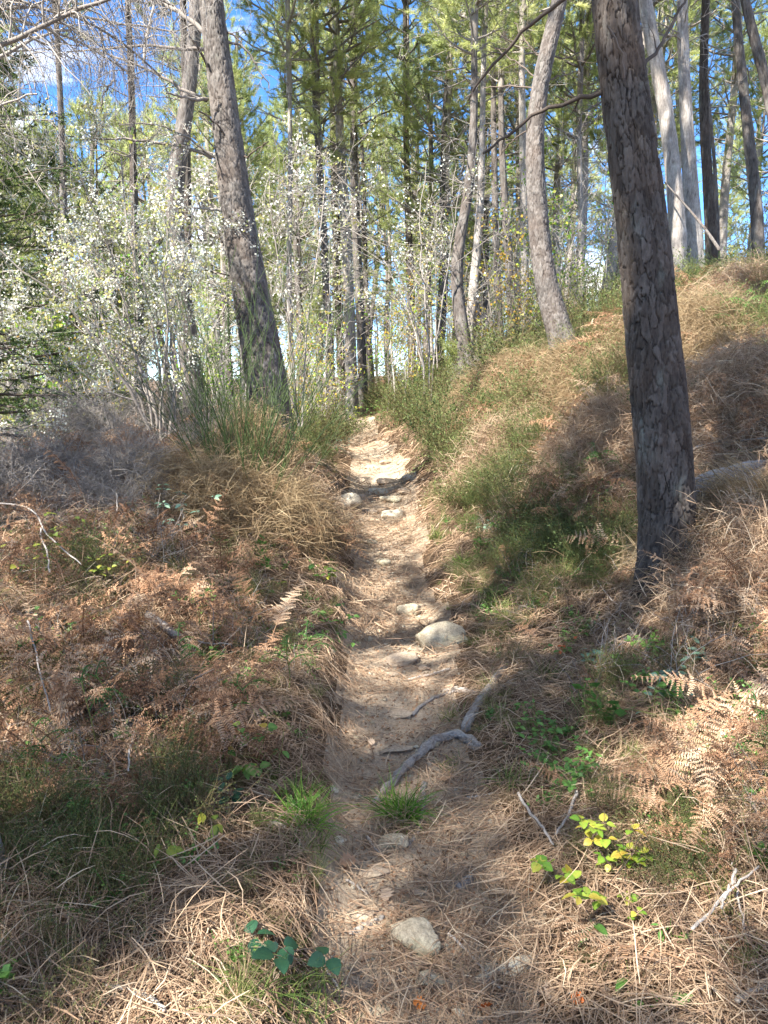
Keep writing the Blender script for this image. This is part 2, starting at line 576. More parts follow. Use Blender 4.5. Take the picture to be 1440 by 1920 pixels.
AX = axis([(-600, -100, 50), (-100, -30, 10), (-30, -12, 1.5), (-12, -5, .3), (-5, -2, .09), (-2, 2.6, .04), (2.6, 6, .09), (6, 12, .3), (12, 30, 1.5), (30, 100, 10), (100, 600, 50)])
AY = axis([(-200, -20, 20), (-20, -2, 1), (-2, 1, .3), (1, 7, .04), (7, 14, .09), (14, 26, .2), (26, 50, 1), (50, 150, 8), (150, 900, 60)])
gx, gy = np.meshgrid(AX, AY)
gz = H(gx.ravel(), gy.ravel())
V = np.stack([gx.ravel(), gy.ravel(), gz], 1)
nx, ny = len(AX), len(AY)
ii, jj = np.meshgrid(np.arange(nx - 1), np.arange(ny - 1))
b = (jj * nx + ii).ravel()
Q = np.stack([b, b + 1, b + 1 + nx, b + nx], 1)
fc = V[Q].mean(1)
uu = np.abs(fc[:, 0] - xc(fc[:, 1])) / (hw(fc[:, 1]) * (1.0 + .22 * vnoise(fc[:, 0] * 3, fc[:, 1] * 3, 77)))
isp = (uu < 1.0) & (fc[:, 1] > -3) & (fc[:, 1] < 22.5)


def compact(V, Q):
    u, inv = np.unique(Q, return_inverse=True)
    return V[u], inv.reshape(Q.shape)


v, q = compact(V, Q[~isp]); obj('ground', mesh('ground', v, q, smooth=True), M['ground'], kind='structure')
v, q = compact(V, Q[isp]); obj('path', mesh('path', v, q, smooth=True), M['path'], kind='structure')


# ------------------------------------------------------------------ density maps in world space, from patches of the ground
def blobs(lst):
    """(px,py,radius px, weight) -> world patches lying on the ground"""
    out = []
    for px, py, r, w in lst:
        g = G(px, py)
        dz = (g[1] * CT + (1.6 - g[2]) * ST)
        out.append((g[0], g[1], r * dz / F, w))
    return out


def field(x, y, bl, base=0.):
    f = np.full(x.shape, float(base))
    for bx, by, r, w in bl:
        f += w * np.exp(-((x - bx) ** 2 + ((y - by) / 1.35) ** 2) / (r * r))
    return f


def in_view(x, y, m=1.3):
    return (np.abs(x) < .56 * np.maximum(y, .5) + m) & (y > 1.1)


CLEAR = blobs([(1252, 1120, 60, 1.3), (1240, 1165, 55, 1), (1145, 1670, 85, 1.1), (1185, 1725, 40, 1), (500, 1800, 55, .9), (205, 1860, 45, .9), (282, 1790, 40, .9), (520, 1100, 50, .7), (592, 1095, 45, .8),
               (628, 1175, 45, .8), (410, 1430, 60, .7), (440, 1520, 40, .8), (505, 1420, 60, .7), (1040, 1410, 60, .7), (1000, 1365, 50, .7), (1075, 1460, 50, .7), (1225, 1320, 55, .7), (1048, 1230, 45, .7),
               (1108, 1240, 45, .9), (1312, 1235, 45, .9), (310, 1215, 50, .9), (90, 1105, 90, .6), (1072, 700, 45, 1.1), (1340, 930, 60, 1.1), (1400, 915, 60, 1), (755, 1530, 60, 1), (1345, 1740, 60, .6), (1018, 1560, 55, .7)])


def sample(n, y0, y1, dens, m=1.2, off_path=1.0, xr=None):
    """n candidate positions, kept with probability dens(x,y), more near the camera"""
    y = y0 + (y1 - y0) * rng.random(n)
    wmax = .56 * y + m
    if xr is None: x = rng.uniform(-1, 1, n) * wmax
    else: x = rng.uniform(xr[0], xr[1], n)
    keep = rng.random(n) < dens(x, y)
    o = np.abs(x - xc(y)) / hw(y)
    keep &= (o > off_path) | (y > 22)
    if off_path > .9: keep &= rng.random(n) > field(x, y, CLEAR)
    return x[keep], y[keep]


# ------------------------------------------------------------------ dead needle litter
def needles(name, x, y, L, W, lift, pitch, tintc, K=3, mat='needle_dead', curve=.10):
    n = len(x)
    L = np.broadcast_to(L, (n,)) * rng.uniform(.55, 1.15, n); W = np.broadcast_to(W, (n,)) * rng.uniform(.7, 1.3, n)
    a = rng.uniform(0, 2 * PI, n)
    dx, dy = np.cos(a), np.sin(a)
    t = np.linspace(-.5, .5, K)
    bend = rng.normal(size=n) * curve
    cx_ = x[:, None] + (dx * L)[:, None] * t - (dy * L * bend)[:, None] * (4 * t * t)
    cy_ = y[:, None] + (dy * L)[:, None] * t + (dx * L * bend)[:, None] * (4 * t * t)
    # the needle lies on the slope at its middle, raised and tipped a little
    h0 = H(cx_[:, 0], cy_[:, 0]); h1 = H(cx_[:, -1], cy_[:, -1]); hm = H(x, y)
    up = rng.random(n) ** 1.6 * lift
    pt = rng.normal(size=n) * pitch
    z = (h0[:, None] * (.5 - t) + h1[:, None] * (.5 + t)); z += (np.maximum(hm - (h0 + h1) / 2, 0))[:, None] * 1.0
    z = z + .003 + up[:, None] + (L * pt)[:, None] * t + np.abs(L * pt)[:, None] * .35 - (L * rng.uniform(0, .12, n))[:, None] * (2 * t) ** 2 * (up > .01)[:, None]
    P = np.stack([cx_, cy_, z], -1)
    w = W[:, None] * np.array([.6] + [1.] * (K - 2) + [.35])[None]
    S = norm(np.stack([-dy, dx, rng.normal(size=n) * .5], 1))
    Vn, Qn = ribbons(P, w * .5, S)
    tint = np.repeat(np.clip(rng.normal(tintc, .2, n), 0, 1), K * 2)
    return Vn, Qn, tint


lit_clear = blobs([(735, 1230, 60, 1), (740, 1340, 60, 1.2), (745, 1400, 50, 1), (640, 1500, 40, .8), (630, 1700, 50, .8), (610, 1800, 40, .7),
                   (720, 900, 60, 1.2), (700, 860, 40, 1), (690, 1060, 40, .3), (640, 1330, 40, .8), (700, 1650, 45, .5)])
lit_rich = blobs([(150, 1800, 260, .8), (1000, 1650, 130, .5), (1250, 1200, 200, .8), (900, 1870, 120, .3), (1350, 1250, 120, .5), (1000, 1250, 100, .4),
                  (650, 1120, 60, .4), (730, 1180, 50, .5), (1250, 1720, 120, .4), (1380, 1020, 100, .7)])


def dens_lit(x, y):
    o = np.abs(x - xc(y)) / hw(y)
    onp = 1 - sstep(.55, 1.15, o)
    d = .55 + .25 * fbm(x * 2.5, y * 2.5, 41, 3) + field(x, y, lit_rich)
    d = d * (1 - .25 * onp) - onp * field(x, y, lit_clear) * .6
    d += onp * .15 * (fbm(x * 6, y * 6, 51, 2) > .1)
    return np.clip(d, .02, 1)


parts = []
x, y = sample(76000, 1.3, 4.2, dens_lit, 1.0, 0); parts.append(needles('', x, y, .145, .0026, .035, .10, .54, 4))
x, y = sample(16000, 1.3, 4.2, dens_lit, 1.0, 1.3); parts.append((*needles('', x, y, .16, .0030, .09, .35, .58, 4),))
x, y = sample(60000, 4.2, 8.5, dens_lit, 1.0, 0); parts.append(needles('', x, y, .17, .0055, .05, .2, .52, 3))
x, y = sample(45000, 8.5, 16, dens_lit, 1.0, 0); parts.append(needles('', x, y, .2, .011, .06, .25, .52, 3))
V, Q, T = join(parts)
obj('needle_litter', mesh('needle_litter', V, Q, T), M['needle_dead'], kind='stuff')

# tiny bits of bark, husks and grit on the path
n = 16000
y = 1.3 + 7 * rng.random(n) ** 1.3; x = xc(y) + rng.normal(size=n) * hw(y) * .8
a = rng.uniform(0, 2 * PI, n); s = rng.uniform(.002, .010, n)
c = np.stack([x, y, H(x, y) + .003], 1)
k = np.arange(4) * PI / 2
corner = np.stack([np.cos(a[:, None] + k) * s[:, None] * np.array([1, .5, 1, .5]), np.sin(a[:, None] + k) * s[:, None] * np.array([1, .5, 1, .5]), rng.normal(size=(n, 4)) * .3 * s[:, None]], -1)
V = (c[:, None] + corner).reshape(-1, 3); Q = np.arange(n * 4).reshape(n, 4)
obj('litter_crumbs', mesh('litter_crumbs', V, Q, np.repeat(rng.random(n), 4)), M['bracken_dead'], kind='stuff')
rng = np.random.default_rng(202)
# ------------------------------------------------------------------ plant prototypes (meshes)
SRC = {}


def proto(name, me, mat):
    me.materials.clear(); me.materials.append(mat)
    return me


def frond(seed, L=.7, droop=.8, crumple=.5, pairs=15, teeth=9, dead=True):
    r = np.random.default_rng(seed)
    K = 14
    t = np.linspace(0, 1, K)
    ang = (1.0 - droop * 1.6 * t) + r.normal() * .1
    side = np.cumsum(r.normal(size=K)) * .05
    step = L / (K - 1)
    P = np.zeros((K, 3))
    for k in range(1, K):
        P[k] = P[k - 1] + step * np.array([math.sin(side[k]) * .3, math.cos(ang[k]), math.sin(ang[k])])
    Vt, Qt, _ = tubes(P[None], (np.linspace(.0035, .001, K))[None], 3)
    parts = [(Vt, Qt, .35)]
    for i in range(pairs):
        tt = .22 + .76 * i / (pairs - 1)
        k = min(int(tt * (K - 1)), K - 2); f = tt * (K - 1) - k
        o = P[k] * (1 - f) + P[k + 1] * f
        tan = norm(P[k + 1] - P[k])
        nrm = norm(np.cross(np.array([1., 0, 0]), tan))
        for s in (-1, 1):
            pl = L * .29 * (1 - tt) ** .8 * (.35 + .65 * min(1, (tt - .15) * 5)) * r.uniform(.7, 1.1) + .015
            d = norm(np.array([s * 1., 0, 0]) + tan * r.uniform(.15, .55) + nrm * r.normal() * crumple * .7)
            dr = -crumple * r.uniform(.2, 1.6)
            kk = teeth + 1
            u = np.linspace(0, 1, kk)
            line = o + d * (u * pl)[:, None] + np.array([0, 0, 1.]) * (dr * pl * u * u * .8)[:, None] + tan * (r.normal() * crumple * .3 * pl * u * u)[:, None]
            tl = pl * .17 * (1 - u * .75) * r.uniform(.8, 1.1)
            lt = norm(np.gradient(line, axis=0))
            sd = norm(np.cross(lt, nrm) + 1e-6)
            wd = pl / teeth * .32
            for q in (-1, 1):
                a = line[:-1]
                dd = sd[:-1] * q + lt[:-1] * .35 + nrm * (r.normal(size=(kk - 1, 1)) * crumple * .8 - crumple * .3)
                tip = a + norm(dd) * tl[:-1, None]
                V = np.stack([a - lt[:-1] * wd, a + lt[:-1] * wd, tip + lt[:-1] * wd * .55, tip - lt[:-1] * wd * .55], 1).reshape(-1, 3)
                parts.append((V, np.arange(len(V)).reshape(-1, 4), r.uniform(.35, .75)))
    V, Q, T = join(parts)
    return V, Q, T


def heath(seed, n=34, h=.35, leaf=.010, dens=26, spread=.5):
    r = np.random.default_rng(seed)
    P0 = np.concatenate([r.normal(size=(n, 2)) * .05, np.zeros((n, 1))], 1)
    D = np.concatenate([r.normal(size=(n, 2)) * spread, np.ones((n, 1))], 1)
    P = grow(P0, D, h * r.uniform(.5, 1.1, n), 5, .14, .1)
    R = np.linspace(.0022, .0008, 5)[None].repeat(n, 0)
    C, Rc = spawn(P, R, n * 3, h * .35, 4, .7, .12, .2, .3)
    Vt, Qt, _ = tubes(P, R, 3); V2, Q2, _ = tubes(C, Rc, 3)
    parts = [(Vt, Qt, .95), (V2, Q2, .7)]
    for (A, B, m) in ((P, R, n * dens // 2), (C, Rc, n * dens)):
        pos, tan, rr, i, t = pick(A, B, m, .25)
        q = norm(r.normal(size=(m, 3))); d = norm(tan * .7 + q * .8)
        l = leaf * r.uniform(.6, 1.4, m)
        s = norm(np.cross(d, r.normal(size=(m, 3))))
        V = np.stack([pos, pos + d * l[:, None] * .5 + s * l[:, None] * .18, pos + d * l[:, None], pos + d * l[:, None] * .5 - s * l[:, None] * .18], 1).reshape(-1, 3)
        parts.append((V, np.arange(m * 4).reshape(-1, 4), np.repeat(r.uniform(.1, .75, m), 4)))
    return join(parts)


def tuft(seed, n=55, h=.2, w=.0025, spread=.6, droop=-1.2, base=.03, K=5):
    r = np.random.default_rng(seed)
    P0 = np.concatenate([r.normal(size=(n, 2)) * base, np.zeros((n, 1))], 1)
    D = np.concatenate([r.normal(size=(n, 2)) * spread, np.ones((n, 1))], 1)
    P = grow(P0, D, h * r.uniform(.45, 1.15, n), K, .05, droop * r.uniform(.3, 1.3, n))
    W = (w * r.uniform(.6, 1.2, n))[:, None] * np.linspace(1, .15, K)[None]
    V, Q = ribbons(P, W)
    return V, Q, np.repeat(r.random(n), K * 2)


def needle_heap(seed, n=100, L=.2, w=.0017, rad=.13, h=.1):
    """a loose pile of long dead needles hanging over stems"""
    r = np.random.default_rng(seed)
    p = r.normal(size=(n, 3)) * [rad, rad, h * .5]; p[:, 2] = np.abs(p[:, 2])
    D = norm(r.normal(size=(n, 3)) * [1, 1, .45])
    P = grow(p, D, L * r.uniform(.5, 1.1, n), 4, .06, -.7 * r.uniform(0, 1.6, n))
    W = (w * r.uniform(.6, 1.2, n))[:, None] * np.array([.6, 1, .9, .3])[None]
    V, Q = ribbons(P, W)
    return V, Q, np.repeat(np.clip(r.normal(.55, .22, n), 0, 1), 8)


def twigs(seed, n=10, h=.4, ):
    r = np.random.default_rng(seed)
    P0 = np.concatenate([r.normal(size=(n, 2)) * .06, np.zeros((n, 1))], 1)
    D = np.concatenate([r.normal(size=(n, 2)) * .9, np.ones((n, 1)) * .8], 1)
    P = grow(P0, D, h * r.uniform(.5, 1.1, n), 6, .2, -.6)
    R = np.linspace(.003, .001, 6)[None].repeat(n, 0)
    C, Rc = spawn(P, R, n * 4, h * .4, 5, .9, .2, -.4, .2)
    C2, Rc2 = spawn(C, Rc, n * 8, h * .2, 4, .9, .2, -.4, .2)
    return join([(*tubes(a, b_, 3)[:2], t) for a, b_, t in ((P, R, .4), (C, Rc, .55), (C2, np.maximum(Rc2, .0006), .7))])


def leafy(seed, n=14, h=.16, size=.02):
    """small low broad-leaved herb"""
    r = np.random.default_rng(seed)
    P0 = np.concatenate([r.normal(size=(n, 2)) * .03, np.zeros((n, 1))], 1)
    D = np.concatenate([r.normal(size=(n, 2)) * .6, np.ones((n, 1))], 1)
    P = grow(P0, D, h * r.uniform(.4, 1.1, n), 4, .12, -.2)
    R = np.full((n, 4), .0011)
    parts = [(*tubes(P, R, 3)[:2], .3)]
    m = n * 5
    pos, tan, rr, i, t = pick(P, R, m, .3, 1)
    q = norm(r.normal(size=(m, 3)) * [1, 1, .3]); l = size * r.uniform(.6, 1.3, m)
    s = norm(np.cross(q, np.array([0, 0, 1.]) + r.normal(size=(m, 3)) * .3))
    V = np.stack([pos, pos + q * l[:, None] * .5 + s * l[:, None] * .36, pos + q * l[:, None], pos + q * l[:, None] * .5 - s * l[:, None] * .36], 1).reshape(-1, 3)
    parts.append((V, np.arange(m * 4).reshape(-1, 4), np.repeat(r.uniform(.1, .9, m), 4)))
    return join(parts)


def bank(key, fn, n, mat):
    c = bpy.data.collections.new('src_' + key)
    for i in range(n):
        V, Q, T = fn(i)
        me = mesh('%s_%d' % (key, i), V, Q, T)
        me.materials.append(mat)
        o = bpy.data.objects.new('%s_source_%d' % (key, i), me)
        c.objects.link(o)
    return c, n


def node_scatter(coll):
    g = bpy.data.node_groups.new('scatter_' + coll.name, 'GeometryNodeTree')
    g.interface.new_socket('Geometry', in_out='INPUT', socket_type='NodeSocketGeometry')
    g.interface.new_socket('Geometry', in_out='OUTPUT', socket_type='NodeSocketGeometry')
    N = g.nodes; Lk = g.links
    i = N.new('NodeGroupInput'); o = N.new('NodeGroupOutput')
    ip = N.new('GeometryNodeInstanceOnPoints'); ci = N.new('GeometryNodeCollectionInfo')
    ci.inputs['Collection'].default_value = coll
    ci.inputs['Separate Children'].default_value = True; ci.inputs['Reset Children'].default_value = True
    ip.inputs['Pick Instance'].default_value = True

    def named(nm, ty):
        a = N.new('GeometryNodeInputNamedAttribute'); a.data_type = ty; a.inputs['Name'].default_value = nm
        return a.outputs['Attribute']
    er = N.new('FunctionNodeEulerToRotation')
    Lk.new(named('rot', 'FLOAT_VECTOR'), er.inputs[0]); Lk.new(er.outputs[0], ip.inputs['Rotation'])
    Lk.new(named('scl', 'FLOAT'), ip.inputs['Scale']); Lk.new(named('pick', 'INT'), ip.inputs['Instance Index'])
    Lk.new(ci.outputs[0], ip.inputs['Instance']); Lk.new(i.outputs[0], ip.inputs['Points']); Lk.new(ip.outputs[0], o.inputs[0])
    return g


GROUPS = {}


def scatter(name, bk, P, rot, scl, label=None):
    coll, nv = bk
    n = len(P)
    if coll.name not in GROUPS: GROUPS[coll.name] = node_scatter(coll)
    me = bpy.data.meshes.new(name)
    me.vertices.add(n); me.vertices.foreach_set('co', np.ascontiguousarray(P, np.float32).ravel())
    a = me.attributes.new('rot', 'FLOAT_VECTOR', 'POINT'); a.data.foreach_set('vector', np.ascontiguousarray(rot, np.float32).ravel())
    a = me.attributes.new('scl', 'FLOAT', 'POINT'); a.data.foreach_set('value', np.ascontiguousarray(scl, np.float32))
    a = me.attributes.new('pick', 'INT', 'POINT'); a.data.foreach_set('value', rng.integers(0, nv, n).astype(np.int32))
    me.update()
    o = obj(name, me, None, kind='stuff')
    if label: o['label'] = label
    md = o.modifiers.new('scatter', 'NODES'); md.node_group = GROUPS[coll.name]
    return o


def spots(x, y, tilt=.25, dz=0., lift=0.):
    n = len(x)
    z = H(x, y) + dz + lift * rng.random(n)
    rot = np.stack([rng.normal(size=n) * tilt, rng.normal(size=n) * tilt, rng.uniform(0, 2 * PI, n)], 1)
    return np.stack([x, y, z], 1), rot


B_FROND = bank('dead_frond', lambda i: frond(100 + i, .62, (.5, .9, .7, 1.1, .6)[i], (.35, .5, .9, .7, 1.1)[i], (15, 14, 13, 15, 14)[i], 8), 5, M['bracken_dead'])
B_HEAP = bank('needle_heap', lambda i: needle_heap(200 + i), 4, M['needle_dead'])
B_STRAWHEAP = bank('straw_heap', lambda i: needle_heap(240 + i, 110, .24, .0017, .1, .18), 3, M['straw'])
B_HEATH = bank('heath_sprig', lambda i: heath(300 + i), 4, M['heath'])
B_GRASS = bank('grass_tuft', lambda i: tuft(400 + i, 65, (.16, .22, .28)[i], .0020), 3, M['grass'])
B_STRAW = bank('straw_tuft', lambda i: tuft(440 + i, 45, (.22, .3, .36)[i], .0017, .8, -1.6), 3, M['straw'])
B_TWIGS = bank('dry_twigs', lambda i: twigs(500 + i), 3, M['twig_grey'])
B_BRAMBLE = bank('bramble_leaves', lambda i: leafy(640 + i, 12, (.16, .22, .12)[i], (.04, .045, .034)[i]), 3, M['leaf_green'])
B_BUSH = bank('heath_bush', lambda i: heath(350 + i, 80, .7, .022, 16, .75), 3, M['heath'])
B_LEAFY = bank('small_herb', lambda i: leafy(600 + i), 3, M['leaf_green'])

# ------------------------------------------------------------------ undergrowth patches
def pile(name, bk, px, py, rad, hh, n, s0, s1, hang=.5):
    g = G(px, py); a = rng.uniform(0, 2 * PI, n); q = np.sqrt(rng.random(n)) * rad
    x = g[0] + np.cos(a) * q; y = g[1] + .15 + np.sin(a) * q
    z = H(x, y) + hh * (1 - (q / rad) ** 2) * rng.random(n) ** .4
    rot = np.stack([rng.normal(size=n) * .3 - hang, rng.normal(size=n) * .3, a - PI / 2 + rng.normal(size=n) * .8], 1)
    scatter(name, bk, np.stack([x, y, z], 1), rot, rng.uniform(s0, s1, n))


for px, py, rad, hh in [(1370, 790, .5, .32), (1150, 850, .35, .3), (1080, 930, .35, .22), (950, 740, .5, .3), (1310, 650, .5, .3), (870, 790, .4, .25),
                        (930, 870, .3, .2), (1390, 560, .7, .2), (1180, 720, .4, .2), (1040, 770, .4, .25), (1350, 1060, .35, .25), (1430, 1120, .3, .25), (560, 1000, .25, .25), (420, 950, .4, .25)]:
    k = (px * 7 + py) % 3
    pile('overhanging_litter', (B_HEAP, B_STRAWHEAP, B_HEAP)[k], px, py, rad, hh, int(800 * rad ** 1.3 + 60), .6, 1.1, .5)
for px, py, rad, hh in [(1000, 730, .35, .3), (1100, 840, .3, .28), (930, 800, .3, .28), (1190, 660, .4, .3), (1330, 570, .5, .3), (1400, 810, .35, .35), (1070, 970, .25, .22), (880, 710, .35, .3),
                        (470, 905, .42, .5), (300, 880, .45, .35), (180, 900, .5, .35), (60, 930, .5, .3)]:
    pile('drooping_bracken', B_FROND, px, py, rad, hh, int(330 * rad + 30), .4, .85, .45)
for px, py, rad, hh in [(150, 890, .55, .5), (300, 860, .45, .5), (50, 960, .5, .35), (420, 900, .35, .4), (220, 960, .4, .35), (900, 720, .3, .35), (1380, 520, .5, .3)]:
    pile('tangled_brush', B_TWIGS, px, py, rad, hh, 90, .6, 1.2, .2)
pile('hanging_straw', B_STRAWHEAP, 475, 930, .38, .6, 260, .6, 1.1, .6)

bl_fern = blobs([(60, 1210, 110, 1), (230, 1240, 120, 1), (360, 1180, 110, 1.), (330, 1090, 90, 1), (180, 1380, 130, 1), (340, 1390, 110, 1.1),
                 (470, 1280, 80, .8), (60, 1450, 120, .8), (100, 1020, 120, .7), (230, 1010, 80, .7), (560, 1060, 60, .6), (480, 1180, 70, .7),
                 (1360, 1420, 110, .9), (1320, 1520, 80, .7), (1390, 1130, 90, 1.), (1410, 690, 90, 1.), (1330, 680, 50, .8), (1220, 1860, 120, .9),
                 (1390, 1800, 110, .8), (1330, 760, 80, .6), (950, 690, 80, .7), (1140, 770, 60, .6), (1000, 590, 60, .7), (1150, 900, 60, .6),
                 (430, 850, 90, .7), (1050, 850, 60, .4), (1400, 560, 90, .7), (1250, 520, 80, .6)])
bl_heath = blobs([(240, 1640, 90, .8), (50, 1600, 90, .8), (390, 1570, 90, .8), (470, 1670, 80, .7), (560, 1240, 60, .4), (320, 1500, 70, .5),
                  (1050, 1380, 90, .4), (1250, 1580, 60, .8), (880, 860, 70, 1), (820, 830, 60, .8), (960, 900, 70, .9), (1040, 1030, 90, .9),
                  (900, 950, 60, .7), (1110, 1050, 70, .7), (780, 770, 60, 1), (740, 750, 40, 1), (960, 1060, 70, .6), (880, 740, 60, .9), (1050, 640, 60, .9),
                  (1130, 620, 60, .9), (1200, 560, 80, .8), (1350, 500, 80, .7), (620, 790, 40, 1), (590, 830, 50, .9), (1000, 760, 80, .6), (1120, 1090, 50, .5),
                  (420, 960, 80, .5), (560, 950, 60, .5), (90, 1130, 90, .4), (1300, 960, 50, .4), (640, 850, 25, .8), (1150, 700, 60, .7)])
bl_grass = blobs([(575, 1540, 45, 1.3), (550, 1880, 90, 1.), (620, 1180, 50, .7), (630, 1060, 45, .7), (830, 920, 50, .9), (830, 1000, 45, 1.1), (860, 1080, 60, .9),
                  (930, 1130, 70, .8), (1000, 880, 80, .6), (900, 1180, 60, .6), (980, 1120, 60, .6), (900, 1330, 40, .5), (850, 1420, 40, .6), (480, 1780, 100, .4),
                  (700, 790, 25, 1), (850, 800, 50, .7), (1010, 1440, 90, .4), (930, 1290, 60, .4), (560, 1650, 50, .6), (560, 1380, 50, .3), (800, 850, 30, .9)])
bl_straw = blobs([(1250, 700, 90, .7), (1380, 620, 90, .6), (1060, 820, 90, .8), (1200, 900, 60, .5), (850, 800, 60, .9), (1110, 760, 70, 1.), (960, 960, 80, .8), (1340, 840, 70, 1.), (480, 960, 80, 1), (500, 880, 70, .8), (990, 1150, 70, .5),
                  (1050, 940, 90, .7), (1000, 790, 80, .8), (1150, 980, 70, .7), (1300, 600, 80, .9), (1200, 600, 70, .6), (930, 840, 60, .5), (580, 1650, 60, .3),
                  (1100, 620, 60, .7), (620, 900, 40, .6), (1380, 520, 80, .6), (340, 860, 90, .5)])
bl_heap = blobs([(1360, 760, 110, 1.2), (1400, 900, 80, 1), (1150, 830, 90, .8), (1350, 1030, 100, .9), (1080, 900, 100, .7), (150, 950, 140, .8),
                 (100, 1100, 120, .5), (1300, 640, 80, .8), (950, 720, 80, .7), (520, 1010, 80, .9), (1230, 1130, 80, .5), (560, 940, 60, .7), (1050, 600, 70, .7)])
bl_twig = blobs([(150, 900, 160, 1), (300, 860, 100, 1), (60, 1130, 90, .6), (200, 1450, 90, .5), (200, 1000, 120, .5), (850, 690, 80, .6)])


def D_(bl, base, lo=0.):
    return lambda x, y: np.clip(field(x, y, bl, base) * (1 + .5 * fbm(x * 2, y * 2, 63, 2)), lo, 1)


def put(name, bk, n, y0, y1, dens, s0, s1, tilt, off=1.15, m=1.2, dz=0., lift=0., growy=0.):
    x, y = sample(n, y0, y1, dens, m, off)
    P, rot = spots(x, y, tilt, dz, lift)
    o = np.abs(x - xc(y)) / hw(y)
    s = rng.uniform(s0, s1, len(x)) * (1 + growy * y) * np.clip(.45 + .35 * (o - off), .45, 1)
    return scatter(name, bk, P, rot, s)


put('dead_bracken', B_FROND, 3800, 1.9, 14, D_(bl_fern, .04), .45, .95, .45, 1.7, lift=.12)
put('heather', B_HEATH, 6500, 1.6, 16, D_(bl_heath, .07), .35, .8, .3, 1.2, growy=.02)
def bank_dens(x, y):
    u = x - xc(y)
    return np.clip(sstep(.6, 1.4, u) * sstep(4.5, 6.5, y) * (.38 + 1.3 * fbm(x * .9, y * .9, 71, 3)) + sstep(.5, 1., -u) * sstep(6, 9, y) * .4 + field(x, y, bl_heath) * .6, 0, 1)


put('bank_heather', B_BUSH, 3400, 4.2, 16, bank_dens, .3, .85, .25, 1.5)
put('near_heather', B_HEATH, 600, 1.6, 4.2, D_(blobs([(200, 1650, 140, 1), (420, 1600, 120, 1), (60, 1560, 100, 1), (350, 1500, 90, .8), (500, 1700, 80, .6), (1050, 1420, 100, .5), (1260, 1600, 70, .8)]), .02), .4, .8, .3, 1.5, dz=.01)
put('grass', B_GRASS, 10000, 1.4, 18, D_(bl_grass, .09), .4, .9, .25, 1.0)
put('dry_grass', B_STRAW, 5000, 1.4, 18, D_(bl_straw, .06), .4, .95, .4, 1.05)
put('needle_drift', B_HEAP, 5200, 1.5, 16, D_(bl_heap, .18), .5, 1., .35, 1.4, lift=.06)
put('straw_thatch', B_STRAWHEAP, 1500, 3, 16, D_(bl_straw, .05), .5, 1.1, .4, 1.5, lift=.05)
put('dry_brushwood', B_TWIGS, 2600, 1.8, 16, D_(bl_twig, .12), .5, 1.1, .5, 1.5)
put('small_herbs', B_LEAFY, 3800, 1.5, 14, D_(bl_grass + bl_heath, .10), .4, 1.1, .3, 1.15)
# beyond the near bank the same growth in coarser, taller clumps
rough = lambda x, y: np.full(x.shape, .5)
bl_green = blobs([(330, 980, 60, .7), (80, 1100, 70, .6), (200, 1110, 50, .5), (520, 1090, 50, .7), (590, 1090, 40, .7), (630, 1180, 40, .8), (430, 1440, 70, .6), (500, 1400, 60, .8), (240, 1450, 60, .5),
                  (1040, 1400, 80, .8), (1100, 1480, 70, .5), (1230, 1320, 70, .6), (990, 1350, 60, .6), (1140, 1250, 60, .4), (60, 1330, 60, .5), (350, 1580, 70, .4), (1250, 1600, 60, .5), (870, 1180, 40, .4),
                  (660, 1190, 30, .6), (450, 1250, 60, .4), (560, 1300, 50, .5), (1150, 860, 60, .5), (920, 1010, 60, .5), (1370, 620, 60, .7), (600, 850, 40, .8), (830, 780, 50, .6), (1330, 1340, 50, .4)])
put('low_brambles', B_BRAMBLE, 2600, 1.6, 12, D_(bl_green, .035), .45, 1.05, .35, 1.2, lift=.06)
put('bank_bracken', B_FROND, 2800, 4.5, 14, lambda x, y: sstep(.8, 1.6, x - xc(y)) * np.clip(.2 + 1.2 * fbm(x * 1.3, y * 1.3, 99, 2), 0, 1), .4, .85, .6, 1.6, lift=.12)
put('far_heather', B_HEATH, 2600, 14, 34, rough, 1.0, 2.2, .3, 1.6, 2)
put('far_bushes', B_BUSH, 900, 13.5, 40, rough, .8, 1.9, .2, 2.2, 2)
put('far_dry_grass', B_STRAW, 2200, 14, 34, rough, .8, 1.8, .4, 1.5, 2)
put('far_bracken', B_FROND, 1500, 13, 30, rough, .8, 1.5, .5, 1.8, 2)
rng = np.random.default_rng(303)
# ------------------------------------------------------------------ bark trunks
def resample(P, n, dense=None):
    P = np.asarray(P, float)
    s = np.concatenate([[0], np.cumsum(np.linalg.norm(np.diff(P[:, :3], axis=0), axis=1))])
    t = np.linspace(0, s[-1], n)
    if dense and s[-1] > dense * 1.15: t = np.concatenate([np.linspace(0, dense, int(n * .86)), np.linspace(dense, s[-1], n - int(n * .86) + 1)[1:]])
    Q = np.stack([np.interp(t, s, P[:, i]) for i in range(P.shape[1])], 1)
    w = max(1, n // (2 * len(P)))
    for _ in range(3):
        pad = np.concatenate([2 * Q[:1] - Q[1:w + 1][::-1], Q, 2 * Q[-1:] - Q[-w - 1:-1][::-1]])
        c = np.cumsum(np.concatenate([np.zeros((1, Q.shape[1])), pad]), 0)
        Q = (c[2 * w + 1:] - c[:-2 * w - 1]) / (2 * w + 1)
    return Q, t


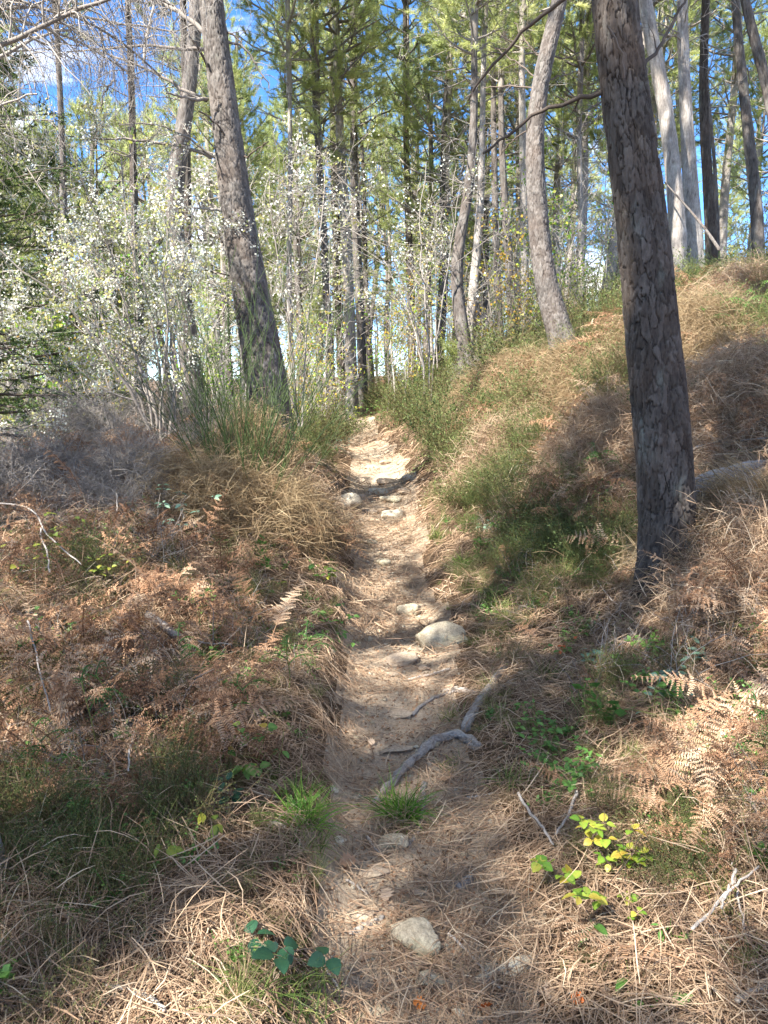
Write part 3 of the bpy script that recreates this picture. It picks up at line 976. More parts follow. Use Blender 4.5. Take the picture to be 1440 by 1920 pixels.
def bark_surface(L, nr, na, cell_w, cell_h, depth, seed, flare=.35, flare_h=.35, fine=.004, dense=None):
    """L rows x,y,z,r from the base to the top -> V,Q,tint with real plates and cracks"""
    C, s = resample(L, nr, dense)
    c = C[:, :3]; r = C[:, 3]
    T = norm(np.gradient(c, axis=0))
    e1 = norm(np.cross(np.array([0, 1., 0]), T)); e2 = np.cross(T, e1)
    th = np.linspace(0, 2 * PI, na, endpoint=False)
    nc = max(5, int(round(2 * PI * np.median(r) / cell_w)))
    TH, S = np.meshgrid(th, s)
    u = TH / (2 * PI) * nc; v = S / cell_h
    ct, st_ = np.cos(TH), np.sin(TH)
    wu = .5 * fbm(ct * 3 + 5, v * 1.1 + st_ * 3, seed, 4) + .26 * fbm(ct * 4 + 1, v * 3.6 + st_ * 4, seed + 3, 2); wv = .35 * fbm(ct * 4 + 9, v * 1.5 + st_ * 4, seed + 5, 3)
    u = u + wu; v = v + wv
    iu, iv = np.floor(u), np.floor(v)
    F1 = np.full(u.shape, 9.); F2 = np.full(u.shape, 9.); idv = np.zeros(u.shape)
    for a in (-1, 0, 1):
        for b in (-1, 0, 1):
            cu, cv = iu + a, iv + b
            k = np.mod(cu, nc)
            fx = cu + .5 + .8 * (hash2(k, cv, seed) - .5); fy = cv + .5 + .8 * (hash2(k, cv, seed + 1) - .5)
            d = np.hypot(u - fx, (v - fy))
            m = d < F1
            F2 = np.where(m, F1, np.minimum(F2, d)); idv = np.where(m, hash2(k, cv, seed + 2), idv); F1 = np.where(m, d, F1)
    gap = F2 - F1
    rad = np.median(r); k1 = rad / cell_w
    r1 = np.abs(fbm(ct * k1 * .8 + 3, st_ * k1 * .8 + S / cell_h * .55 + 20, seed + 21, 4))      # long wandering fissures
    r2 = np.abs(fbm(ct * k1 * 1.9 + 7, st_ * k1 * 1.9 + S / cell_h * 1.3 + 9, seed + 25, 3))
    plate = sstep(.0, .10, gap + .04 * (r2 * 4 - .6)) * (.25 + .75 * sstep(.0, .05, r1)) * (.75 + .25 * sstep(0, .04, r2))
    merge = sstep(-.30, .22, fbm(ct * k1 * .55 + 2, st_ * k1 * .55 + S * 5.5, seed + 31, 3))      # some cracks close up and join plates
    plate = 1 - (1 - plate) * (.62 + .38 * merge)
    rough = fbm(ct * k1 * 2.2 + 3, st_ * k1 * 2.2 + S * 26, seed + 9, 4)
    disp = depth * (plate - 1) + depth * .45 * (idv - .5) * plate + fine * rough
    R = r[:, None] + disp
    R = R * (1 + .05 * np.sin(TH * 3 + seed) + .03 * np.sin(TH * 5 + 2 * seed))
    R = R * (1 + flare * np.exp(-np.maximum(S - .3, 0) / flare_h) * (.55 + .45 * np.cos(TH * 5 + seed)))
    V = c[:, None] + R[..., None] * (e1[:, None] * ct[..., None] + e2[:, None] * st_[..., None])
    V = V.reshape(-1, 3)
    b = (np.arange(nr - 1) * na)[:, None]; i = np.arange(na)[None]; j = (i + 1) % na
    Q = np.stack([b + i, b + j, b + na + j, b + na + i], -1).reshape(-1, 4)
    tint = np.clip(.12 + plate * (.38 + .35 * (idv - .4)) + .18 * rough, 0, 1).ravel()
    return V, Q, tint


def px_line(pts, d, straighten=.5, top=13.0, base=True, rtop=.07):
    """pixel centre line with widths (base first) -> world rows x,y,z,r, carried down into the soil and up to the crown"""
    out = []
    for px, py, w in pts:
        p = at(px, py, d)
        dep = p[1] * CT + (1.6 - p[2]) * ST
        out.append([*p, w * dep / F / 2])
    out = np.array(out)
    if base:
        g = Hs(out[0, 0], out[0, 1])
        k = np.array([out[0, 0], out[0, 1], g - .3, out[0, 3] * 1.06])
        if out[0, 2] > g + .15:
            dr = norm(out[0, :3] - out[1, :3]); dr = dr * np.array([.5, .5, 1])
            m = (out[0, 2] - g) / max(-dr[2], .3)
            k[0] += dr[0] * m * .7
            k2 = k.copy(); k2[2] = g; out = np.vstack([k, k2, out])
        else: out = np.vstack([k, out])
    if top and out[-1, 2] < top:
        dr = (out[-1, :3] - out[-3, :3]); dr /= dr[2]
        z0 = out[-1, 2]
        for f in (.33, .66, 1.):
            z = z0 + (top - z0) * f
            q = out[-1].copy(); dz = z - q[2]
            q[0] += dr[0] * dz * (1 - f) * straighten * 1.2; q[2] = z
            q[3] = out[len(out) - 1, 3] * (1 - .18) if f < 1 else max(rtop, q[3] * .7)
            out = np.vstack([out, q])
    return out


TREE_N = [0]


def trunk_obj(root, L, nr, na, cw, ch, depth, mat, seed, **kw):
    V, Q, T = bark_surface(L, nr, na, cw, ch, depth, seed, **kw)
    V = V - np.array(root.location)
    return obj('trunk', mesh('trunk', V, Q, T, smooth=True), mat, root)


def branch_obj(root, pts, d0, d1, w0, w1, tw=8, tl=.3, mat='twig_grey', name='branch', wob=.0, grav=-.1, fine=0, K=14):
    """one dead branch through pixels; its twigs belong to it"""
    n = len(pts)
    ds = np.linspace(d0, d1, n)
    P = np.array([at(px, py, d) for (px, py), d in zip(pts, ds)])
    Pr, _ = resample(np.c_[P, np.zeros(n)], K) if n > 2 else (np.c_[np.linspace(P[0], P[-1], K), np.zeros(K)], 0)
    Pr = Pr[:, :3] + rng.normal(size=(K, 3)) * .006
    dep = Pr[:, 1] * CT
    R = np.linspace(w0, w1, K) * dep / F / 2
    A, RA = Pr[None], R[None]
    b0 = np.array(root.location)
    V, Q, _ = tubes(A, RA, 8)
    o = obj(name, mesh(name, V - b0, Q, np.full(len(V), .45)), M[mat], root)
    segs = []
    if tw:
        C, Rc = spawn(A, RA, tw, tl, 6, .9, .18, grav, .15, 1, .5); Rc = np.maximum(Rc, .0014)
        segs.append((*tubes(C, Rc, 4)[:2], .55))
        C2, R2 = spawn(C, Rc, tw * 3, tl * .5, 5, .9, .2, grav, .2, 1, .6); R2 = np.maximum(R2, .0011)
        segs.append((*tubes(C2, R2, 3)[:2], .65))
        if fine:
            C3, R3 = spawn(C2, R2, tw * fine, tl * .4, 5, .8, .22, grav * 1.5, .2, 1, .7); R3 = np.maximum(R3, .0011)
            segs.append((*tubes(C3, R3, 3)[:2], .6))
    if segs:
        V, Q, T = join(segs)
        obj('twig', mesh('twig', V - b0, Q, T), M[mat], o, kind='stuff')
    return o


# ------------------------------------------------------------------ pine crowns (shared meshes)
def tuft_needles(pos, dr, n, L, w, tint):
    N = len(pos)
    i = np.repeat(np.arange(N), n); m = N * n
    q = rng.normal(size=(m, 3))
    d = norm(dr[i] * rng.uniform(.25, 1.1, (m, 1)) + norm(q) * .75 + np.array([0, 0, .12]))
    o = pos[i] - dr[i] * (rng.random((m, 1)) ** 1.3) * L * 1.1
    l = (L * rng.uniform(.65, 1.1, m))[:, None]
    s = norm(np.cross(d, rng.normal(size=(m, 3)))) * w
    V = np.stack([o - s, o + s, o + d * l - np.array([0, 0, .1]) * l], 1).reshape(-1, 3)
    return V, np.arange(m * 3).reshape(-1, 3), np.repeat(np.clip(tint[i] + rng.normal(size=m) * .12, 0, 1), 3)


def crown_meshes(seed, Hc=6.5, Rm=2.2, whorls=9, per=5, sub=9, nt=2.7, nn=24, L=.165, w=.0060, low=.35):
    global rng
    keep = rng; rng = np.random.default_rng(seed)
    P0, D0, Ls, R0 = [], [], [], []
    for k in range(whorls):
        z = Hc * (k / (whorls - .4)) ** .95
        f = z / Hc
        prof = (low + (1 - low) * min(1, f * 3.2)) * (1 - f) ** .75 + .10
        a0 = rng.uniform(0, 2 * PI)
        for j in range(per + (k % 2)):
            if rng.random() < .14: continue
            a = a0 + 2 * PI * j / per + rng.normal() * .3
            P0.append([0, 0, z + rng.normal() * .12])
            D0.append([math.cos(a), math.sin(a), .25 + .55 * f + rng.normal() * .12])
            Ls.append(Rm * prof * rng.uniform(.65, 1.25)); R0.append(.035 * prof + .012)
    P0 = np.array(P0); D0 = np.array(D0); Ls = np.array(Ls); R0 = np.array(R0)
    B = grow(P0, D0, Ls, 7, .09, .55); RB = R0[:, None] * np.linspace(1, .3, 7)
    C, RC = spawn(B, RB, len(P0) * sub, Rm * .36, 5, .85, .12, .5, .25, 1, .55)
    lead = np.array([[[0, 0, 0], [.03, .02, Hc * .5], [0, 0, Hc]]]); RL = np.array([[.075, .05, .012]])
    V, Q, T = join([(*tubes(B, RB, 4)[:2], .35), (*tubes(C, np.maximum(RC, .004), 3)[:2], .45), (*tubes(lead, RL, 6)[:2], .3)])
    wood = mesh('bough', V, Q, T)
    pc, tc_, _, i, t = pick(C, RC, int(len(C) * nt), .35, 1)
    pe, te = C[:, -1], norm(C[:, -1] - C[:, -2])
    pb, tb = B[:, -1], norm(B[:, -1] - B[:, -2])
    pos = np.concatenate([pc, pe, pb]); dr = norm(np.concatenate([tc_, te, tb]) + [0, 0, .25])
    grp = rng.random(len(C)); tt = np.concatenate([grp[i], grp, rng.random(len(B))]) * .6 + rng.random(len(pos)) * .25 + .08
    V, Q, T = tuft_needles(pos, dr, nn, L, w, tt)
    fol = mesh('foliage', V, Q, T)
    rng = keep
    wood.materials.append(M['twig_grey']); fol.materials.append(M['needle_live'])
    return wood, fol


CROWNS = [crown_meshes(900, 6.5, 2.5), crown_meshes(901, 7.5, 2.4, 11), crown_meshes(902, 6.0, 2.7, 9), crown_meshes(903, 7.5, 2.1, 11, 5)]


def dead_limbs(seed, h0, h1, n=26, L=1.1):
    """whorls of dead lower branches"""
    global rng
    keep = rng; rng = np.random.default_rng(seed)
    a = rng.uniform(0, 2 * PI, n); z = rng.uniform(h0, h1, n)
    D = np.stack([np.cos(a), np.sin(a), rng.uniform(-.15, .45, n)], 1)
    B = grow(np.stack([0 * a, 0 * a, z], 1), D, L * rng.uniform(.4, 1.2, n), 7, .13, -.1); RB = .013 * np.linspace(1, .3, 7)[None].repeat(n, 0)
    C, RC = spawn(B, RB, n * 5, L * .4, 5, .9, .2, -.2, .25, 1, .55); RC = np.maximum(RC, .003)
    C2, R2 = spawn(C, RC, n * 10, L * .22, 4, .9, .2, -.3, .2, 1, .7); R2 = np.maximum(R2, .0028)
    V, Q, T = join([(*tubes(B, RB, 4)[:2], .35), (*tubes(C, RC, 3)[:2], .5), (*tubes(C2, R2, 3)[:2], .6)])
    me = mesh('dead_limb', V, Q, T); me.materials.append(M['twig_grey'])
    rng = keep
    return me


LIMBS = [dead_limbs(930, 0, 5.5), dead_limbs(931, 0, 4.5, 20, 1.3), dead_limbs(932, 0, 6, 30, .9)]


def copy_mesh_part(name, me, root, loc, s, rz):
    o = bpy.data.objects.new(name, me); COL.objects.link(o); o.parent = root
    o.location = loc; o.scale = (s, s, s); o.rotation_euler = (0, 0, rz); o['kind'] = 'stuff'
    return o


def add_crown(root, L, zc, ci, s=1.0, limbs=None, limb_z=3.0):
    b = np.array(root.location)
    k = np.argmin(np.abs(L[:, 2] - zc)); top = L[-1]
    pos = np.array([np.interp(zc, L[:, 2], L[:, 0]), np.interp(zc, L[:, 2], L[:, 1]), zc]) - b
    a = rng.uniform(0, 6.28)
    w, f = CROWNS[ci]
    copy_mesh_part('bough', w, root, pos, s, a); copy_mesh_part('foliage', f, root, pos, s, a)
    if limbs is not None:
        p = np.array([np.interp(limb_z, L[:, 2], L[:, 0]), np.interp(limb_z, L[:, 2], L[:, 1]), limb_z]) - b
        copy_mesh_part('dead_limb', LIMBS[limbs], root, p, 1, a + 1)


def pine(name, label, pts, d, nr, na, cw, ch, depth, mat, crown=None, zc=8., cs=1., top=13., limbs=None, lz=3., group=None, **kw):
    L = px_line(pts, d, top=top)
    base = L[1, :3] if L[1, 2] > L[0, 2] else L[0, :3]
    root = thing(name, label, 'tree', (L[0, 0], L[0, 1], L[0, 2] + .3), group)
    TREE_N[0] += 1
    trunk_obj(root, L, nr, na, cw, ch, depth, M[mat], 40 + TREE_N[0] * 7, dense=7.6 if d < 10 else 10, **kw)
    if crown is not None: add_crown(root, L, zc, crown, cs, limbs, lz)
    return root


gA = G(1252, 1105); gC = G(1072, 685)
dA, dC = gA[1], gC[1]
print('tree distances', dA, dC, G(1440, 900), G(305, 860), G(480, 960), G(665, 790))

# ---- the big leaning pine on the right
tA = pine('pine_tree', 'thick dark pine with deeply cracked bark leaning over the right bank beside the path',
          [(1252, 1100, 94), (1253, 1000, 100), (1246, 860, 104), (1230, 700, 98), (1216, 560, 96), (1205, 430, 92), (1188, 290, 88), (1165, 150, 84), (1146, 0, 80)],
          dA, 1150, 215, .029, .115, .016, 'bark_dark', 0, 8.5, 1.1, 14, flare=.34, flare_h=.2, fine=.0035)
branch_obj(tA, [(1130, 174), (1075, 185), (1010, 212), (960, 245), (905, 286)], dA, dA + .3, 9, 4, 5, .12, 'twig_brown')
branch_obj(tA, [(1075, -10), (1010, 30), (955, 85), (905, 145), (875, 185)], dA, dA + .5, 8, 3.5, 5, .15, 'twig_brown')
branch_obj(tA, [(1168, 146), (1166, 105), (1155, 75), (1137, 52)], dA - .16, dA - .28, 6, 4, 0, .1, 'twig_brown', K=8)
branch_obj(tA, [(1203, 128), (1238, 85), (1262, 45), (1285, -5)], dA, dA + .2, 7, 4, 4, .15, 'twig_brown')
branch_obj(tA, [(1222, 365), (1223, 345), (1221, 325)], dA - .16, dA - .2, 6, 4, 0, .1, 'twig_brown', K=6)
# ---- the pine left of the path
tB = pine('pine_tree', 'tall grey pine leaning left of the path above the green broom bush',
          [(512, 810, 80), (506, 740, 78), (495, 680, 74), (478, 590, 70), (462, 500, 65), (447, 410, 60), (434, 310, 55), (422, 210, 51), (408, 100, 47), (394, 0, 44)],
          7.9, 760, 150, .034, .09, .012, 'bark_mid', 1, 9.5, 1.1, 15, flare=.3)
dB = 7.9
for pts, w0, w1, tw, fi in [
    ([(387, 62), (350, 32), (310, 8), (270, -8)], 9, 5, 8, 3), ([(385, 92), (330, 92), (270, 80), (215, 92), (125, 95)], 7, 2, 14, 4),
    ([(388, 190), (340, 166), (285, 132), (230, 110), (165, 92)], 7, 2.5, 12, 4), ([(398, 296), (350, 275), (300, 266), (220, 260), (128, 257)], 7, 2, 9, 2),
    ([(402, 296), (360, 262), (310, 236), (262, 228), (222, 234)], 5, 2, 6, 2), ([(388, 188), (345, 182), (315, 176)], 7, 3, 3, 0),
    ([(424, 80), (450, 78), (468, 100), (485, 130), (505, 165)], 5, 2, 8, 2), ([(422, 58), (440, 68), (455, 80)], 4, 2, 2, 0),
    ([(452, 300), (478, 284), (504, 264)], 3.5, 2, 2, 0), ([(420, 396), (375, 390), (330, 388)], 5, 3, 4, 0),
    ([(350, 60), (385, 110), (405, 160), (425, 215)], 4, 5, 2, 0), ([(372, 207), (405, 225), (432, 275)], 3, 4, 0, 0),
    ([(270, 120), (275, 60), (285, 20), (300, -20)], 6, 4, 8, 3), ([(215, 150), (190, 175), (190, 210)], 4, 2, 5, 2),
    ([(450, 520), (405, 512), (360, 500)], 3, 2, 4, 0)]:
    branch_obj(tB, pts, dB + (-.25 if pts[0][0] < 380 else 0), dB - rng.uniform(-.3, .5), w0, w1, tw, .35, 'twig_grey' if w0 > 4.4 else 'twig_brown', fine=fi, grav=-.6)
# ---- the curved pine on the bank
tC = pine('pine_tree', 'curved grey pine on the bank crest whose foot bends down to the left',
          [(1074, 690, 62), (1062, 655, 52), (1044, 610, 46), (1030, 560, 43), (1017, 500, 40), (1010, 430, 38), (1005, 350, 36), (1001, 270, 33), (1006, 195, 31), (1022, 110, 31), (1038, 50, 29), (1052, 0, 28)],
          dC, 760, 140, .032, .085, .010, 'bark_mid', 2, 9, 1.0, 14, flare=.1)
for pts, w0, w1, tw in [([(1025, 105), (1060, 112), (1098, 92)], 3, 1.5, 4), ([(1028, 150), (1060, 140), (1085, 132)], 3, 1.5, 4), ([(1002, 165), (950, 160), (905, 164)], 3, 1.5, 4),
                        ([(1018, 110), (985, 80), (965, 40)], 3, 2, 5), ([(1000, 240), (960, 260), (930, 300)], 3, 1.5, 5), ([(1010, 150), (960, 110), (930, 90)], 3, 1.5, 5)]:
    branch_obj(tC, pts, dC, dC + .3, w0, w1, tw, .4, 'twig_brown', fine=2)

# ---- other trunks one can tell apart : label, points, distance, material, crown, crown base, scale, limbs
G1 = 'pines standing in the wood'
specs = [
    ('crooked pine trunk just behind the leaning grey pine left of the path', [(368, 760, 44), (352, 640, 38), (335, 500, 34), (322, 400, 34), (330, 310, 33), (346, 240, 28), (354, 180, 26), (363, 90, 25), (370, 0, 24)], 11.5, 'bark_mid', 2, 9, 1, None, 4),
    ('thin dark pine trunk among the white blossom left of the path', [(262, 760, 22), (262, 600, 18), (255, 480, 16), (250, 350, 14), (248, 200, 12)], 16, 'bark_dark', 3, 8.5, 1, 0, 3),
    ('pale trunk standing at the far end of the path, left one of the pair', [(660, 762, 24), (655, 600, 21), (650, 450, 19), (640, 300, 17), (632, 150, 14)], 20, 'bark_pale', 0, 8, 1, 0, 4),
    ('grey trunk close behind the pale one at the end of the path', [(680, 752, 18), (676, 600, 17), (668, 450, 16), (662, 300, 15), (664, 150, 12)], 22, 'bark_mid', 1, 7.5, 1, 1, 4),
    ('shaded slim pine just left of the pale trunk pair', [(622, 745, 17), (612, 560, 14), (606, 400, 13), (590, 200, 10)], 19, 'bark_mid', 1, 6.5, .9, 2, 3.5),
    ('dark pine trunk behind the blossoming branches left of the path end', [(640, 700, 15), (632, 500, 15), (626, 300, 14), (622, 100, 11)], 24, 'bark_dark', 3, 9, 1, 0, 5),
    ('straight dark pine with short level dead branches against blue sky', [(772, 620, 15), (768, 480, 14), (763, 330, 12), (760, 210, 9)], 23, 'bark_dark', 0, 7.8, .9, 1, 5),
    ('slender crooked pine in sun right of the blossoming tree', [(872, 640, 27), (856, 560, 24), (852, 490, 22), (868, 420, 20), (884, 330, 17), (890, 200, 14), (889, 90, 11), (888, 20, 9)], 13, 'bark_mid', 1, 6.5, .8, 2, 4),
    ('second slim pine touching the slender crooked one behind it', [(880, 630, 20), (888, 540, 18), (898, 440, 16), (903, 350, 13), (905, 200, 10)], 14, 'bark_pale', 2, 7.2, .8, 1, 4.5),
    ('dark straight trunk between the slender pine and the curved pine', [(936, 570, 14), (931, 460, 13), (928, 350, 12), (925, 200, 10)], 19, 'bark_mid', 0, 7.8, .9, 0, 4.5),
    ('grey trunk with forked lean just left of the curved pine', [(960, 560, 17), (952, 470, 15), (946, 380, 14), (940, 250, 11)], 18, 'bark_mid', 3, 7.6, .9, 2, 4.5),
    ('pale sunlit trunk directly behind the curved pine', [(985, 500, 15), (983, 400, 14), (981, 300, 13), (978, 180, 12)], 17, 'bark_pale', 2, 8, .9, None, 4),
    ('broad sunlit trunk leaning behind the big dark pine', [(1274, 500, 32), (1270, 420, 30), (1265, 340, 28), (1255, 250, 27), (1240, 150, 26), (1217, 50, 25), (1203, 0, 24)], 11.2, 'bark_pale', 2, 9, 1, None, 5),
    ('smooth whitish trunk beside the broad leaning one on the bank top', [(1306, 490, 33), (1299, 420, 30), (1292, 330, 27), (1287, 240, 24), (1282, 130, 21), (1277, 30, 19)], 11.6, 'bark_pale', 3, 9, 1, 1, 6),
    ('dark straight pine right of the whitish trunk on the bank top', [(1336, 480, 22), (1330, 380, 20), (1322, 280, 18), (1316, 150, 16), (1322, 30, 14)], 13, 'bark_dark', 1, 9, 1, 2, 5.5),
    ('very thin sapling pine close beside the dark straight pine', [(1348, 470, 8), (1343, 350, 7), (1338, 240, 6), (1322, 180, 5)], 13.5, 'bark_mid', None, 9, 1, None, 4),
    ('tall swaying pine near the right end of the bank top', [(1424, 440, 23), (1418, 370, 22), (1405, 280, 20), (1396, 180, 18), (1384, 80, 16), (1376, 0, 14)], 12.6, 'bark_mid', 0, 9, 1, 0, 6),
    ('pine bending right out over the end of the bank top', [(1470, 400, 24), (1462, 280, 22), (1446, 180, 20), (1415, 70, 18), (1388, 0, 16)], 12, 'bark_mid', 2, 8.5, 1, None, 5),
    ('thin grey pine at the left below the spruce boughs', [(132, 800, 16), (128, 640, 15), (120, 460, 13), (118, 280, 11)], 15, 'bark_mid', 0, 8, 1, 1, 3),
    ('brown shaded trunk low behind the broom bush', [(352, 770, 24), (356, 700, 20), (352, 620, 18), (350, 500, 16), (352, 350, 14)], 14.5, 'bark_dark', 1, 8.5, .9, 0, 4),
    ('narrow pale trunk between the left pine and the far path', [(548, 780, 12), (545, 640, 11), (540, 500, 10), (545, 350, 9)], 18, 'bark_pale', 3, 7.5, .9, 2, 4),
    ('thin trunk right of the curved pine in the sunny gap', [(1092, 600, 13), (1090, 500, 12), (1088, 400, 11), (1085, 250, 9)], 19, 'bark_pale', 1, 7, .9, 1, 5),
]
for lab, pts, d, mat, ci, zc, cs, lm, lz in specs:
    near = d < 14.6
    pine('pine_tree', lab, pts, d, 210 if near else 120, 56 if near else 32, .05, .12, .010, mat, ci, zc, cs, zc + 5.5 * cs, lm, lz, group=G1, flare=.12)

# ---- whole pines copied into the depth of the wood
def far_proto(seed, ci, hgt, zc, limb):
    r = np.random.default_rng(seed)
    L = []
    x = y = 0.
    for i in range(7):
        z = -.4 + (hgt + .4) * i / 6
        L.append([x, y, z, .15 * (1 - .62 * i / 6)]); x += r.normal() * .14; y += r.normal() * .14
    L = np.array(L)
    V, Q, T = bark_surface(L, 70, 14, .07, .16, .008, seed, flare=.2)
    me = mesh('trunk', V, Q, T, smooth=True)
    return me, L, ci, zc, limb


FP = [far_proto(70, 0, 13, 6.5, 0), far_proto(71, 1, 13, 5.6, 1), far_proto(72, 2, 11, 5.2, 2), far_proto(73, 3, 12, 5, 0), far_proto(74, 0, 10, 3.4, 2)]
for f, m_ in zip(FP, ('bark_mid', 'bark_mid', 'bark_pale', 'bark_pale', 'bark_mid')): f[0].materials.append(M[m_])


def far_pine(x, y, label, group, k, s):
    me, L, ci, zc, lm = FP[k]
    root = thing('pine_tree', label, 'tree', (x, y, Hs(x, y)), group)
    root.scale = (s, s, s * rng.uniform(.9, 1.1)); root.rotation_euler = (rng.normal() * .03, rng.normal() * .03, rng.uniform(0, 6.28))
    o = bpy.data.objects.new('trunk', me); COL.objects.link(o); o.parent = root
    b = [np.interp(zc, L[:, 2], L[:, 0]), np.interp(zc, L[:, 2], L[:, 1]), zc]
    copy_mesh_part('bough', CROWNS[ci][0], root, b, 1, k); copy_mesh_part('foliage', CROWNS[ci][1], root, b, 1, k)
    b = [np.interp(2.5, L[:, 2], L[:, 0]), np.interp(2.5, L[:, 2], L[:, 1]), 2.2]
    copy_mesh_part('dead_limb', LIMBS[lm], root, b, .9, k + 1)
    return root


LM = [(-200, 'the spruce'), (262, 'the thin dark trunk in the blossom'), (350, 'the crooked pine'), (480, 'the tall left pine'), (545, 'the narrow pale trunk'), (610, 'the slim shaded pine'),
      (665, 'the pale trunk pair'), (766, 'the straight dark pine'), (865, 'the slender crooked pine'), (945, 'the forked grey trunk'), (1010, 'the curved pine'), (1088, 'the thin sunlit trunk'),
      (1220, 'the big dark pine'), (1295, 'the whitish trunk'), (1400, 'the swaying right pine'), (1900, 'the edge of the wood')]
ORD = {}
ORDS = ['nearest', 'second', 'third', 'fourth', 'fifth', 'sixth', 'seventh', 'eighth', 'ninth', 'tenth', 'eleventh', 'twelfth', 'more deeply set']


def gap_label(px, d, what, key):
    i = max(k for k in range(len(LM) - 1) if LM[k][0] <= px or k == 0)
    n = ORD[(key, i)] = ORD.get((key, i), -1) + 1
    return '%s %s between %s and %s' % (ORDS[min(n, 12)], what, LM[i][1], LM[i + 1][1])


gaps = [(425, 450, .8), (500, 550, .5), (700, 760, .4), (1080, 1130, .9), (1340, 1440, .6)]
placed = []; mids = []
rows = [(15, 24, 5, 'mid'), (24, 36, 22, 'mid'), (36, 58, 46, 'far'), (58, 95, 60, 'far')]
for y0, y1, n, ww in rows:
    c = 0; tries = 0
    while c < n and tries < 3000:
        tries += 1
        y = rng.uniform(y0, y1); x = rng.uniform(-.62, .62) * y
        px, _p = proj(np.array([[x, y, 5.]])); px = px[0]
        if any(a < px < b and rng.random() < w for a, b, w in gaps): continue
        if abs(x - xc(min(y, 21))) < 1.8 and y < 30: continue
        if any((x - a) ** 2 + (y - b) ** 2 < (1.9 if y < 36 else 2.4) ** 2 for a, b in placed): continue
        if y < 24 and px > 1080: continue
        if y < 20 and 560 < px < 700: continue
        placed.append((x, y)); c += 1
        if ww == 'mid': mids.append((y, x, px))
        else: far_pine(x, y, 'distant pine at the back of the wood', 'distant pines', int(rng.integers(0, 5)), rng.uniform(.8, 1.15))
for px, d in [(30, 21), (95, 26), (150, 22), (235, 25), (20, 23), (1175, 23), (1345, 22), (1385, 27), (1432, 21), (1235, 26), (335, 27), (455, 25), (505, 31), (560, 24), (600, 29), (700, 26), (735, 33), (800, 25), (850, 30), (905, 24), (965, 23), (1040, 24), (1065, 31),
              (1150, 27), (820, 22), (1120, 21), (-40, 17)]:
    x = at(px, 700, d)[0]
    mids.append((d, x, px))
for y, x, px in sorted(mids):
    far_pine(x, y, gap_label(px, y, 'background pine', 'pine'), 'pines deeper in the wood', int(rng.integers(1, 5)), rng.uniform(.75, 1.1))
rng = np.random.default_rng(8)
# ---- unseen pines added beside and behind the walker so their crowns shade the path
for x, y, k, s in [(-7.4, .2, 2, 1.0), (-11.6, 3.0, 0, 1.05), (-8.0, -4.6, 1, .95), (-10.8, -.6, 3, 1.), (-10.6, 8.2, 2, .95), (-4.6, .7, 1, .95), (-8.9, -3.4, 0, 1.), (-3.1, -2.4, 3, 1.), (-2.7, .9, 3, 1.1), (-5.5, -2.9, 2, 1.), (-12.6, 2.0, 1, 1.), (-4.6, -5.2, 0, 1.), (5.2, -2.4, 3, .95)]:
    far_pine(x, y, 'unseen pine added beside the walker to shade the path', 'added shade pines round the walker', k, s)
rng = np.random.default_rng(404)
# ------------------------------------------------------------------ shrubs, small trees
def stems_px(lst, K=12):
    out, rad = [], []
    for pts, d0, d1, w0, w1 in lst:
        ds = np.linspace(d0, d1, len(pts))
        P = np.array([at(px, py, d) for (px, py), d in zip(pts, ds)])
        Pr, _ = resample(np.c_[P, np.zeros(len(P))], K)
        out.append(Pr[:, :3] + rng.normal(size=(K, 3)) * .012); rad.append(np.linspace(w0 * .62, w1 * .6, K) * d0 / F / 2)
    return np.array(out), np.array(rad)


def quads_at(pos, nrm, s, aspect=1.):
    """square petals or leaves centred on pos"""
    m = len(pos)
    a = norm(np.cross(nrm, rng.normal(size=(m, 3)))); b = np.cross(nrm, a)
    s = np.broadcast_to(s, (m,))[:, None]
    V = np.stack([pos - a * s, pos - b * s * aspect, pos + a * s, pos + b * s * aspect], 1).reshape(-1, 3)
    return V, np.arange(m * 4).reshape(-1, 4)


def flowers(P, R, n, per, s, spread):
    pos, tan, _, i, t = pick(P, R, n, .2, 1)
    i = np.repeat(np.arange(n), per)
    c = pos[i] + rng.normal(size=(n * per, 3)) * spread
    q = norm(rng.normal(size=(n * per, 3)) + [0, 0, .4])
    V, Q = quads_at(c, q, s * rng.uniform(.7, 1.25, n * per))
    return V, Q, np.repeat(rng.random(n * per), 4)


def shrub(name, label, base, P, R, lv, mats, flower=None, leaf=None, cat='shrub'):
    root = thing(name, label, cat, base)
    b = np.array(base)
    for i in range(len(P)):
        pass
    V, Q, _ = tubes(P, R, 6)
    o = obj('stem', mesh('stem', V - b, Q, np.full(len(V), .6)), mats[0], root, kind='stuff')
    A, RA = P, R; segs = []; last = None
    for n, L, sp, wob, gr, rmin in lv:
        C, RC = spawn(A, RA, n, L, 6, sp, wob, gr, .2, 1, .5); RC = np.maximum(RC, rmin)
        segs.append((*tubes(C, RC, 3)[:2], rng.uniform(.4, .8))); A, RA = C, RC
    V, Q, T = join(segs)
    obj('twig', mesh('twig', V - b, Q, T), mats[1], root, kind='stuff')
    if flower:
        V, Q, T = flowers(A, RA, *flower)
        obj('blossom', mesh('blossom', V - b, Q, T), M['blossom'], root, kind='stuff')
    if leaf:
        V, Q, T = flowers(A, RA, *leaf[:4])
        obj('foliage', mesh('foliage', V - b, Q, T), M[leaf[4]], root, kind='stuff')
    return root


